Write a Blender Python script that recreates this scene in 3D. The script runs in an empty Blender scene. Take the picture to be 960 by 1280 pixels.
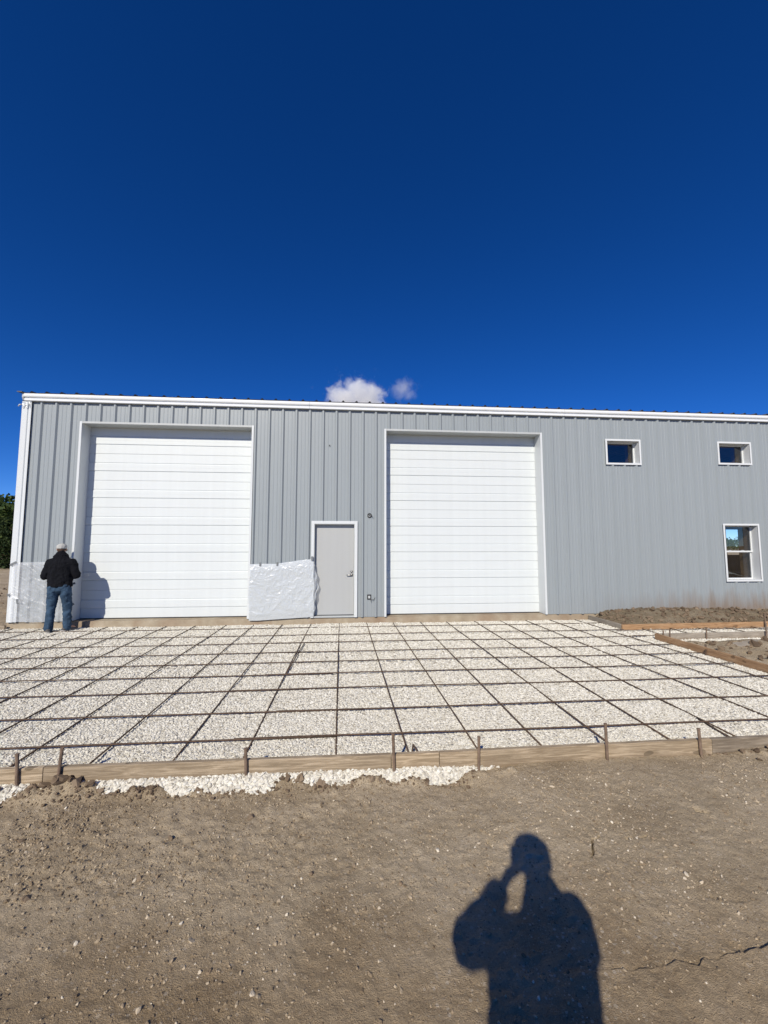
import bpy, bmesh, math, random
import numpy as np
from mathutils import Vector, Matrix, Euler

S = bpy.context.scene
COL = S.collection
R = math.radians

# ------------------------------------------------------------------ camera
cam_d = bpy.data.cameras.new('camera')
cam_d.sensor_fit = 'VERTICAL'
cam_d.sensor_height = 34.6
cam_d.sensor_width = 34.6
cam_d.lens = 34.6 * 512.16 / 1280.0
cam_d.clip_start = 0.008
cam_d.clip_end = 6000
cam = bpy.data.objects.new('camera', cam_d)
COL.objects.link(cam)
CAM = Vector((6.687, -9.360, 1.5924))
cam.location = CAM
cam.rotation_euler = (R(90 + 4.732), 0, R(-4.991))
S.camera = cam

# ------------------------------------------------------------------ sky and sun
SUN_EL, SUN_AZ = 33.6, 21.3            # the sun stands behind the camera, to its left
sd = Vector((math.sin(R(SUN_AZ)) * math.cos(R(SUN_EL)), math.cos(R(SUN_AZ)) * math.cos(R(SUN_EL)), -math.sin(R(SUN_EL))))
W = bpy.data.worlds.new('World'); S.world = W; W.use_nodes = True
wt = W.node_tree; wt.nodes.clear()
sky = wt.nodes.new('ShaderNodeTexSky'); sky.sky_type = 'NISHITA'; sky.sun_disc = False
sky.sun_elevation = R(SUN_EL); sky.sun_rotation = R(180 + SUN_AZ)
sky.altitude = 4500; sky.air_density = 0.9; sky.dust_density = 0.0; sky.ozone_density = 5.0
hs = wt.nodes.new('ShaderNodeHueSaturation'); hs.inputs['Hue'].default_value = .513; hs.inputs['Saturation'].default_value = 1.245; hs.inputs['Value'].default_value = 1.0
bg = wt.nodes.new('ShaderNodeBackground'); bg.inputs['Strength'].default_value = 0.131
wo = wt.nodes.new('ShaderNodeOutputWorld')
wt.links.new(sky.outputs[0], hs.inputs['Color']); wt.links.new(hs.outputs[0], bg.inputs[0]); wt.links.new(bg.outputs[0], wo.inputs[0])
sun_d = bpy.data.lights.new('sun', 'SUN'); sun_d.energy = 5.0; sun_d.angle = R(0.53); sun_d.color = (1.0, 0.925, 0.80)
sun = bpy.data.objects.new('sun', sun_d); COL.objects.link(sun)
sun.rotation_euler = sd.to_track_quat('-Z', 'Y').to_euler(); sun.location = (-10, -40, 40)
S.view_settings.view_transform = 'Standard'; S.view_settings.look = 'None'
S.view_settings.exposure = 0.0; S.view_settings.gamma = 1.0
try: S.cycles.max_bounces = 8; S.cycles.volume_bounces = 4; S.cycles.transparent_max_bounces = 12; S.cycles.caustics_reflective = False
except Exception: pass

# ------------------------------------------------------------------ helpers
class MB:
    """collects boxes, tubes and sheets, then links them as one mesh object"""
    def __init__(s): s.v = []; s.f = []
    def add(s, vs, fs):
        o = len(s.v); s.v += [tuple(map(float, q)) for q in vs]; s.f += [tuple(i + o for i in f) for f in fs]; return s
    def box(s, a, b):
        x0, y0, z0 = a; x1, y1, z1 = b
        return s.add([(x0,y0,z0),(x1,y0,z0),(x1,y1,z0),(x0,y1,z0),(x0,y0,z1),(x1,y0,z1),(x1,y1,z1),(x0,y1,z1)],
                     [(0,3,2,1),(4,5,6,7),(0,1,5,4),(1,2,6,5),(2,3,7,6),(3,0,4,7)])
    def quad(s, *q): return s.add(q, [tuple(range(len(q)))])
    def bar(s, p, q, w, h, up=(0,0,1)):
        p, q = Vector(p), Vector(q); d = (q - p).normalized(); u = Vector(up); r = d.cross(u).normalized(); u = r.cross(d)
        vs = []
        for c in (p, q):
            for a, b in ((-1,-1),(1,-1),(1,1),(-1,1)): vs.append(c + r * a * w / 2 + u * b * h / 2)
        return s.add(vs, [(0,1,2,3),(7,6,5,4),(0,4,5,1),(1,5,6,2),(2,6,7,3),(3,7,4,0)])
    def tube(s, pts, rad, n=8, cap=True):
        pts = [Vector(p) for p in pts]; rads = rad if isinstance(rad, (list, tuple)) else [rad] * len(pts)
        o = len(s.v); ref = Vector((0.137, 0.21, 0.97)); k = len(pts)
        for i, p in enumerate(pts):
            d = (pts[min(i+1, k-1)] - pts[max(i-1, 0)]).normalized()
            if abs(d.dot(ref)) > .93: ref = Vector((0.97, 0.1, 0.15))
            a = d.cross(ref).normalized(); b = d.cross(a)
            for j in range(n):
                t = 2 * math.pi * j / n; s.v.append(tuple(p + (a * math.cos(t) + b * math.sin(t)) * rads[i]))
        for i in range(k - 1):
            for j in range(n):
                s.f.append((o+i*n+j, o+i*n+(j+1)%n, o+(i+1)*n+(j+1)%n, o+(i+1)*n+j))
        if cap:
            s.f.append(tuple(o + j for j in range(n))[::-1]); s.f.append(tuple(o + (k-1)*n + j for j in range(n)))
        return s
    def grid(s, X, Y, Z, flip=False):
        ny, nx = X.shape; o = len(s.v)
        s.v += list(map(tuple, np.stack([X, Y, Z], -1).reshape(-1, 3).tolist()))
        for j in range(ny - 1):
            for i in range(nx - 1):
                a = o + j*nx + i; q = (a, a+1, a+nx+1, a+nx); s.f.append(q[::-1] if flip else q)
        return s
    def build(s, name, mat, parent=None, smooth=False, bevel=0.0):
        off = root_loc(parent)
        me = bpy.data.meshes.new(name); me.from_pydata([(x-off[0], y-off[1], z-off[2]) for x, y, z in s.v], [], s.f)
        me.update()
        return link(name, me, mat, parent, smooth, bevel)

def root_loc(p):
    if p is None: return (0, 0, 0)
    while p.parent: p = p.parent
    return p.location if p.type == 'EMPTY' else p.location

def link(name, me, mat, parent=None, smooth=False, bevel=0.0):
    o = bpy.data.objects.new(name, me); COL.objects.link(o)
    if mat is not None: me.materials.append(mat)
    if parent is not None: o.parent = parent
    if smooth: me.polygons.foreach_set('use_smooth', [True] * len(me.polygons))
    if bevel:
        m = o.modifiers.new('bevel', 'BEVEL'); m.width = bevel; m.segments = 2; m.limit_method = 'ANGLE'
    return o

def tag(o, label=None, cat=None, group=None, kind=None):
    if label: o['label'] = label
    if cat: o['category'] = cat
    if group: o['group'] = group
    if kind: o['kind'] = kind
    return o

def empty(name, loc=(0,0,0), label=None, cat=None, group=None):
    o = bpy.data.objects.new(name, None); COL.objects.link(o); o.location = loc; o.empty_display_size = .2
    return tag(o, label, cat, group)

def _h(ix, iy, seed):
    n = (ix.astype(np.int64) * 374761393 + iy.astype(np.int64) * 668265263 + seed * 1274126177) & 0x7fffffff
    n = ((n ^ (n >> 13)) * 1274126177) & 0x7fffffff
    n = ((n ^ (n >> 16)) * 374761393) & 0x7fffffff
    return (n & 0xffff) / 65535.0
def vn(x, y, wl, seed=0):
    """value noise of wavelength wl, -1..1"""
    x = np.asarray(x, float) / wl; y = np.asarray(y, float) / wl
    ix = np.floor(x); iy = np.floor(y); fx = x - ix; fy = y - iy
    fx = fx*fx*(3-2*fx); fy = fy*fy*(3-2*fy)
    a = _h(ix, iy, seed); b = _h(ix+1, iy, seed); c = _h(ix, iy+1, seed); d = _h(ix+1, iy+1, seed)
    return (a + (b-a)*fx + (c-a)*fy + (a-b-c+d)*fx*fy) * 2 - 1
def sst(a, b, x):
    t = np.clip((x - a) / (b - a), 0, 1); return t*t*(3-2*t)
def gridmesh(name, xs, ys, hf, mat, smooth=True):
    X, Y = np.meshgrid(xs, ys); Z = hf(X, Y); ny, nx = X.shape
    me = bpy.data.meshes.new(name)
    co = np.stack([X, Y, Z], -1).reshape(-1).astype(np.float32)
    me.vertices.add(nx*ny); me.vertices.foreach_set('co', co)
    i = (np.arange(ny-1)[:, None]*nx + np.arange(nx-1)[None]).reshape(-1)
    q = np.stack([i, i+1, i+nx+1, i+nx], -1).astype(np.int32)
    me.loops.add(q.size); me.loops.foreach_set('vertex_index', q.reshape(-1))
    me.polygons.add(len(q)); me.polygons.foreach_set('loop_start', np.arange(0, q.size, 4, dtype=np.int32))
    me.update(calc_edges=True); me.validate()
    return link(name, me, mat, None, smooth)

# ------------------------------------------------------------------ materials
class NT:
    def __init__(s, name):
        s.m = bpy.data.materials.new(name); s.m.use_nodes = True; s.t = s.m.node_tree; s.t.nodes.clear()
        s.out = s.n('ShaderNodeOutputMaterial')
    def n(s, ty, **kw):
        nd = s.t.nodes.new(ty)
        for k, v in kw.items():
            if k[0] == '_': nd.inputs[k[1:].replace('_', ' ')].default_value = v
            else: setattr(nd, k, v)
        return nd
    def l(s, a, b): s.t.links.new(a, b)
    def bsdf(s, color=None, rough=.6, spec=.4, metal=0.0):
        b = s.n('ShaderNodeBsdfPrincipled'); b.inputs['Roughness'].default_value = rough
        b.inputs['Specular IOR Level'].default_value = spec; b.inputs['Metallic'].default_value = metal
        if color is not None:
            if isinstance(color, tuple): b.inputs['Base Color'].default_value = (*color, 1)
            else: s.l(color, b.inputs['Base Color'])
        s.l(b.outputs[0], s.out.inputs[0]); s.b = b; return b
    def obj(s): return s.n('ShaderNodeTexCoord').outputs['Object']
    def noise(s, scale, detail=4, rough=.55, vec=None, stretch=None, dist=0.0):
        v = vec if vec is not None else s.obj()
        if stretch:
            mp = s.n('ShaderNodeMapping'); mp.inputs['Scale'].default_value = stretch; s.l(v, mp.inputs[0]); v = mp.outputs[0]
        nz = s.n('ShaderNodeTexNoise'); nz.inputs['Scale'].default_value = scale; nz.inputs['Detail'].default_value = detail
        nz.inputs['Roughness'].default_value = rough; nz.inputs['Distortion'].default_value = dist; s.l(v, nz.inputs['Vector'])
        return nz.outputs[0]
    def ramp(s, fac, stops, interp='LINEAR'):
        r = s.n('ShaderNodeValToRGB'); e = r.color_ramp; e.interpolation = interp
        while len(e.elements) < len(stops): e.elements.new(.5)
        for el, (p, c) in zip(e.elements, stops):
            el.position = p; el.color = (*c, 1) if len(c) == 3 else c
        s.l(fac, r.inputs[0]); return r.outputs[0]
    def mix(s, fac, a, b, mode='MIX'):
        m = s.n('ShaderNodeMix', data_type='RGBA', blend_type=mode)
        for sock, v in ((m.inputs['Factor'], fac), (m.inputs['A'], a), (m.inputs['B'], b)):
            if isinstance(v, (int, float)): m.inputs[0].default_value = v
            elif isinstance(v, tuple): sock.default_value = (*v, 1)
            else: s.l(v, sock if sock.name != 'Factor' else m.inputs[0])
        # colour sockets
        for idx, v in ((6, a), (7, b)):
            if isinstance(v, tuple): m.inputs[idx].default_value = (*v, 1)
            else: s.l(v, m.inputs[idx])
        return m.outputs[2]
    def math(s, op, a, b=0.0, clamp=False):
        m = s.n('ShaderNodeMath', operation=op, use_clamp=clamp)
        for i, v in enumerate((a, b)):
            if isinstance(v, (int, float)): m.inputs[i].default_value = v
            else: s.l(v, m.inputs[i])
        return m.outputs[0]
    def bump(s, h, strength=.4, dist=.01):
        b = s.n('ShaderNodeBump'); b.inputs['Strength'].default_value = strength; b.inputs['Distance'].default_value = dist
        s.l(h, b.inputs['Height']); s.l(b.outputs[0], s.b.inputs['Normal']); return b

def simple(name, c, rough=.6, spec=.4, metal=0.0, var=.06, scale=3.0, bump=0.0, bscale=60.0):
    n = NT(name)
    f = n.noise(scale, 5)
    col = n.ramp(f, [(.3, tuple(max(0, x*(1-var)) for x in c)), (.7, tuple(min(1, x*(1+var)) for x in c))])
    n.bsdf(col, rough, spec, metal)
    if bump: n.bump(n.noise(bscale, 3), bump, .004)
    return n.m

def painted(name, c, dirt=.0, rough=.38, spec=.4):
    """factory-painted sheet steel: faint rain streaks, oil-canning, mud splash near the ground"""
    n = NT(name); o = n.obj()
    st = n.noise(1.0, 4, vec=o, stretch=(9, 9, .25))
    big = n.noise(.55, 3, vec=o)
    f = n.math('ADD', n.math('MULTIPLY', st, .6), n.math('MULTIPLY', big, .4))
    col = n.ramp(f, [(.32, tuple(x*.97 for x in c)), (.68, tuple(x*1.025 for x in c))])
    if dirt:
        geo = n.n('ShaderNodeNewGeometry'); sp = n.n('ShaderNodeSeparateXYZ'); n.l(geo.outputs['Position'], sp.inputs[0])
        zz = n.math('ADD', sp.outputs[2], n.math('MULTIPLY', n.noise(2.3, 4, vec=geo.outputs['Position'], stretch=(2.2, 1, .35)), -.95))
        spl = n.math('MULTIPLY', n.math('SUBTRACT', .03, zz, True), 2.4, True)
        sp2 = n.n('ShaderNodeMapRange'); sp2.inputs['From Min'].default_value = 12.6; sp2.inputs['From Max'].default_value = 15.5
        n.l(sp.outputs[0], sp2.inputs['Value'])
        spl = n.math('MULTIPLY', spl, n.math('ADD', n.math('MULTIPLY', sp2.outputs[0], .85), .08))
        hi = n.math('LESS_THAN', sp.outputs[2], .75)
        col = n.mix(n.math('MULTIPLY', n.math('MULTIPLY', spl, hi), dirt), col, (.20, .135, .085))
    n.bsdf(col, rough, spec)
    n.bump(n.noise(1.7, 2, vec=o, stretch=(1.5, 1, .5)), .12, .02)
    return n.m

def wood(name, c0, c1, rough=.75, var=1.0):
    n = NT(name); o = n.obj(); oi = n.n('ShaderNodeObjectInfo')
    add = n.n('ShaderNodeVectorMath', operation='ADD'); sc = n.n('ShaderNodeVectorMath', operation='SCALE')
    cmb = n.n('ShaderNodeCombineXYZ')
    for i in range(3): n.l(oi.outputs['Random'], cmb.inputs[i])
    n.l(cmb.outputs[0], sc.inputs[0]); sc.inputs['Scale'].default_value = 37.0
    n.l(o, add.inputs[0]); n.l(sc.outputs[0], add.inputs[1]); v = add.outputs[0]
    gr = n.noise(5.5, 6, .65, vec=v, stretch=(.55, 4, 9), dist=1.2)
    blot = n.noise(2.3, 3, vec=v)
    knot = n.noise(4.0, 1, vec=v, stretch=(1, 1, 1.8))
    col = n.ramp(gr, [(.32, tuple(x*.8 for x in c0)), (.45, c0), (.55, tuple((a+b)/2 for a, b in zip(c0, c1))), (.68, c1)])
    col = n.mix(n.math('MULTIPLY', n.ramp(blot, [(.42, (0,0,0)), (.7, (1,1,1))]), .45), col, tuple(x*.62 for x in c0))
    col = n.mix(n.math('MULTIPLY', n.math('GREATER_THAN', knot, .72), .7), col, tuple(x*.4 for x in c0))
    sz = n.n('ShaderNodeSeparateXYZ'); n.l(o, sz.inputs[0])
    mud = n.math('SUBTRACT', n.math('MULTIPLY', n.noise(6.0, 5, .7, vec=v, stretch=(1, 1, 2)), .16), n.math('ADD', sz.outputs[2], .09))
    col = n.mix(n.math('MULTIPLY', n.math('MULTIPLY', mud, 22.0, True), .75), col, (.19, .145, .10))
    hv = n.n('ShaderNodeHueSaturation'); n.l(col, hv.inputs['Color'])
    n.l(n.math('ADD', n.math('MULTIPLY', oi.outputs['Random'], .40*var), 1-.20*var), hv.inputs['Value']); n.l(n.math('ADD', n.math('MULTIPLY', oi.outputs['Random'], .24*var), 1-.12*var), hv.inputs['Saturation'])
    n.bsdf(hv.outputs[0], rough, .25); n.bump(gr, .35, .004)
    return n.m

M = {}
M['wall'] = painted('grey_painted_steel', (.275, .305, .318), dirt=.75)
M['white'] = painted('white_painted_steel', (.60, .625, .625), rough=.3, spec=.5)
M['gutter'] = simple('white_gutter_steel', (.74, .76, .76), .14, .6, var=.02)
M['door_white'] = painted('white_door_steel', (.60, .635, .635), rough=.45)
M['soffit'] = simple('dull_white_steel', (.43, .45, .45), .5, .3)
M['door_grey'] = painted('pale_grey_door_paint', (.385, .395, .39), rough=.45)
M['roof'] = simple('dark_roof_steel', (.12, .12, .125), .4, .4)
M['closure'] = simple('black_foam', (.02, .02, .022), .9, .1)
M['steel'] = simple('brushed_steel', (.45, .44, .42), .3, .5, 1.0)
M['black'] = simple('black_rubber', (.015, .015, .016), .6, .3)
M['wire'] = simple('cable_sheath', (.05, .05, .055), .5, .3)
M['tape'] = simple('grey_duct_tape', (.16, .17, .175), .45, .4)
M['tape_white'] = simple('white_tape', (.72, .74, .75), .4, .4)
M['rust'] = simple('rusty_steel_bar', (.090, .060, .042), .85, .25, .0, .35, 26, .4, 200)
M['stake'] = simple('weathered_steel_stake', (.17, .12, .085), .75, .3, .0, .35, 18, .4, 160)
M['lumber'] = wood('weathered_pine', (.25, .195, .132), (.46, .375, .27))
M['lumber_orange'] = wood('orange_pine', (.33, .19, .092), (.50, .32, .175), var=.4)
M['lumber_grey'] = wood('greyed_pine', (.27, .235, .19), (.42, .37, .30))
M['buck'] = wood('interior_framing_wood', (.26, .17, .10), (.40, .28, .17))
M['osb'] = simple('interior_board', (.23, .15, .09), .85, .2, var=.35, scale=9)
M['inside'] = simple('interior_lining', (.17, .17, .165), .8, .2)
M['frame'] = simple('white_vinyl', (.64, .66, .66), .35, .5, var=.02)

def m_slab():
    n = NT('dusty_concrete'); o = n.obj()
    f = n.noise(3.0, 6, .65, vec=o); g = n.noise(1.1, 3, vec=o, stretch=(1, 1, .2))
    col = n.ramp(f, [(.25, (.24, .19, .13)), (.55, (.355, .30, .22)), (.8, (.45, .395, .305))])
    col = n.mix(n.math('MULTIPLY', n.ramp(g, [(.45, (0,0,0)), (.62, (1,1,1))]), .5), col, (.23, .145, .09))
    n.bsdf(col, .9, .2); n.bump(n.noise(40, 4, vec=o), .5, .006); return n.m
M['slab'] = m_slab()

def m_dirt(name, base=1.0):
    n = NT(name); g = n.n('ShaderNodeNewGeometry'); p = g.outputs['Position']
    big = n.noise(.75, 4, .6, vec=p); mid = n.noise(3.2, 5, .65, vec=p, stretch=(1, 1.35, 1)); fine = n.noise(75, 5, .75, vec=p)
    grit = n.noise(260, 2, .6, vec=p)
    f = n.math('ADD', n.math('ADD', n.math('MULTIPLY', big, .35), n.math('MULTIPLY', mid, .25)), n.math('ADD', n.math('MULTIPLY', fine, .22), n.math('MULTIPLY', grit, .18)))
    c = lambda r, gg, b: (r*base, gg*base, b*base)
    col = n.ramp(f, [(.34, c(.178, .125, .074)), (.42, c(.325, .252, .162)), (.50, c(.450, .362, .243)), (.61, c(.58, .482, .345))])
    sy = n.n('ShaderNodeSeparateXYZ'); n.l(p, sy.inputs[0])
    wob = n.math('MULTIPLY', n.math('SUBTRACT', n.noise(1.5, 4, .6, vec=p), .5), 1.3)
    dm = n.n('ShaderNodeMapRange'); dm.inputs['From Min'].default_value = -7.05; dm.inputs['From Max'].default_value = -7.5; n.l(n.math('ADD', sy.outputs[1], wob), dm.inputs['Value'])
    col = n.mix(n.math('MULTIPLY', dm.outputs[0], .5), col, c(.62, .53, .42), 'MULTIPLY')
    dens = n.ramp(n.noise(2.2, 4, vec=p), [(.36, (.12,.12,.12)), (.6, (.95,.95,.95))])
    hb = n.math('ADD', fine, n.math('MULTIPLY', grit, .6))
    for sc_, r_, th, k, cc in ((52, .36, .74, .85, (.56, .48, .37)), (110, .36, .62, .75, (.50, .42, .32)), (210, .38, .66, .6, (.48, .40, .31)), (90, .34, .78, .7, (.10, .072, .05))):
        vo = n.n('ShaderNodeTexVoronoi'); vo.inputs['Scale'].default_value = sc_; n.l(p, vo.inputs['Vector'])
        sp = n.n('ShaderNodeSeparateXYZ'); n.l(vo.outputs['Color'], sp.inputs[0])
        dot = n.math('MULTIPLY', n.math('LESS_THAN', vo.outputs['Distance'], n.math('MULTIPLY', n.math('ADD', sp.outputs[0], .25), r_)), n.math('GREATER_THAN', sp.outputs[1], th))
        col = n.mix(n.math('MULTIPLY', dot, n.math('MULTIPLY', dens, k)), col, c(*cc))
        if sc_ > 60 and cc[0] > .2: hb = n.math('ADD', hb, n.math('MULTIPLY', dot, .6))
    n.bsdf(col, .95, .12)
    n.bump(hb, 1.0, .014)
    return n.m
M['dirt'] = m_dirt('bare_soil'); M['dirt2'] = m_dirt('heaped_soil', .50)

def m_stone(name, stops, rough=.85):
    n = NT(name); oi = n.n('ShaderNodeObjectInfo')
    col = n.ramp(oi.outputs['Random'], stops)
    f = n.noise(30, 3)
    col = n.mix(n.math('MULTIPLY', f, .25), col, (.45, .40, .34), 'MULTIPLY')
    n.bsdf(col, rough, .2); return n.m
M['stone'] = m_stone('crushed_limestone', [(0, (.33,.30,.24)), (.08, (.51,.48,.405)), (.35, (.64,.615,.535)), (.75, (.71,.69,.61)), (1, (.77,.755,.69))])
M['pebble'] = m_stone('soil_pebbles', [(0, (.25,.185,.12)), (.35, (.37,.295,.20)), (.7, (.47,.39,.28)), (.9, (.57,.49,.37)), (1, (.70,.64,.52))])
M['clod_dark'] = m_stone('heap_clods', [(0, (.11,.078,.052)), (.5, (.18,.132,.088)), (1, (.25,.19,.13))])
M['clod'] = m_stone('soil_clods', [(0, (.17,.125,.078)), (.5, (.28,.218,.142)), (1, (.42,.345,.24))])
def m_gravelbase():
    n = NT('gravel_fines'); g = n.n('ShaderNodeNewGeometry'); p = g.outputs['Position']
    vo = n.n('ShaderNodeTexVoronoi'); vo.inputs['Scale'].default_value = 32; n.l(p, vo.inputs['Vector'])
    col = n.ramp(vo.outputs['Color'], [(0, (.51,.475,.40)), (.5, (.61,.58,.50)), (1, (.68,.655,.575))])
    n.bsdf(col, .95, .15); n.bump(vo.outputs['Distance'], .9, .02).invert = True; return n.m
M['gravel'] = m_gravelbase()

def m_poly(name, trans, c=(.83, .85, .87), rough=.28):
    n = NT(name)
    b = n.bsdf(c, rough, .9)
    n.bump(n.noise(26, 4, .6, dist=1.5), .35, .012)
    tl = n.n('ShaderNodeBsdfTranslucent'); tl.inputs['Color'].default_value = (*c, 1)
    mx = n.n('ShaderNodeMixShader'); mx.inputs[0].default_value = .22
    n.l(b.outputs[0], mx.inputs[1]); n.l(tl.outputs[0], mx.inputs[2])
    if trans:
        tp = n.n('ShaderNodeBsdfTransparent'); m2 = n.n('ShaderNodeMixShader')
        f = n.ramp(n.noise(2.6, 3, .6, dist=1.0), [(.3, (trans+.14,)*3), (.7, (trans-.1,)*3)])
        n.l(f, m2.inputs[0]); n.l(mx.outputs[0], m2.inputs[1]); n.l(tp.outputs[0], m2.inputs[2]); n.l(m2.outputs[0], n.out.inputs[0])
    else: n.l(mx.outputs[0], n.out.inputs[0])
    return n.m
M['poly'] = m_poly('white_poly_sheet', 0, (.62, .655, .67), .22); M['film'] = m_poly('clear_poly_film', .60, rough=.24); M['film2'] = m_poly('loose_poly_edge', .35, (.62, .65, .67), .2)

def m_glass():
    n = NT('window_glass')
    fr = n.n('ShaderNodeFresnel'); fr.inputs['IOR'].default_value = 1.55
    gl = n.n('ShaderNodeBsdfGlossy'); gl.inputs['Roughness'].default_value = .005; gl.inputs['Color'].default_value = (.95,.97,1,1)
    tp = n.n('ShaderNodeBsdfTransparent'); tp.inputs['Color'].default_value = (.80,.84,.83,1)
    mx = n.n('ShaderNodeMixShader'); f = n.math('MULTIPLY', fr.outputs[0], 1.9, True)
    n.l(f, mx.inputs[0]); n.l(tp.outputs[0], mx.inputs[1]); n.l(gl.outputs[0], mx.inputs[2]); n.l(mx.outputs[0], n.out.inputs[0])
    return n.m
M['glass'] = m_glass()

def m_leaf(name, stops):
    n = NT(name); g = n.n('ShaderNodeNewGeometry')
    col = n.ramp(g.outputs['Random Per Island'], stops)
    b = n.bsdf(col, .7, .2)
    tl = n.n('ShaderNodeBsdfTranslucent'); n.l(col, tl.inputs['Color'])
    mx = n.n('ShaderNodeMixShader'); mx.inputs[0].default_value = .25
    n.l(b.outputs[0], mx.inputs[1]); n.l(tl.outputs[0], mx.inputs[2]); n.l(mx.outputs[0], n.out.inputs[0]); return n.m
M['leaf'] = m_leaf('green_leaves', [(0, (.025,.05,.012)), (.5, (.05,.085,.02)), (1, (.10,.13,.035))])
M['leaf_dark'] = m_leaf('dark_leaves', [(0, (.015,.03,.01)), (.6, (.03,.05,.015)), (1, (.055,.08,.025))])
M['bark'] = simple('bark', (.09, .065, .045), .95, .1, var=.4, scale=8, bump=.8, bscale=25)

def cloth(name, c, var=.25, scale=11.0, rough=.9, bump=.35):
    n = NT(name); f = n.noise(scale, 5, .6); w = n.noise(320, 2)
    col = n.ramp(f, [(.3, tuple(x*(1-var) for x in c)), (.7, tuple(x*(1+var) for x in c))])
    n.bsdf(col, rough, .15); n.bump(n.math('ADD', n.math('MULTIPLY', f, 3), w), bump, .004); return n.m
M['jacket'] = cloth('black_jacket_cloth', (.005, .0055, .008), .2)
M['denim'] = cloth('blue_denim', (.035, .064, .105), .4, 7.0)
M['cap'] = cloth('pale_grey_cap_cloth', (.40, .40, .38), .08)
M['skin'] = simple('skin', (.45, .25, .17), .55, .35, var=.08, scale=20)
M['hair'] = simple('brown_hair', (.06, .035, .022), .7, .3, var=.3, scale=60)
M['eye'] = simple('eye_white', (.7, .68, .66), .2, .5)
M['shoe'] = cloth('grey_shoe', (.10, .095, .09), .2); M['sole'] = cloth('pale_shoe_sole', (.40, .38, .35), .15)
M['navy'] = cloth('dark_blue_shirt_cloth', (.02, .026, .05), .2)
M['phone'] = simple('phone_back', (.04, .045, .06), .25, .5)

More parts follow.
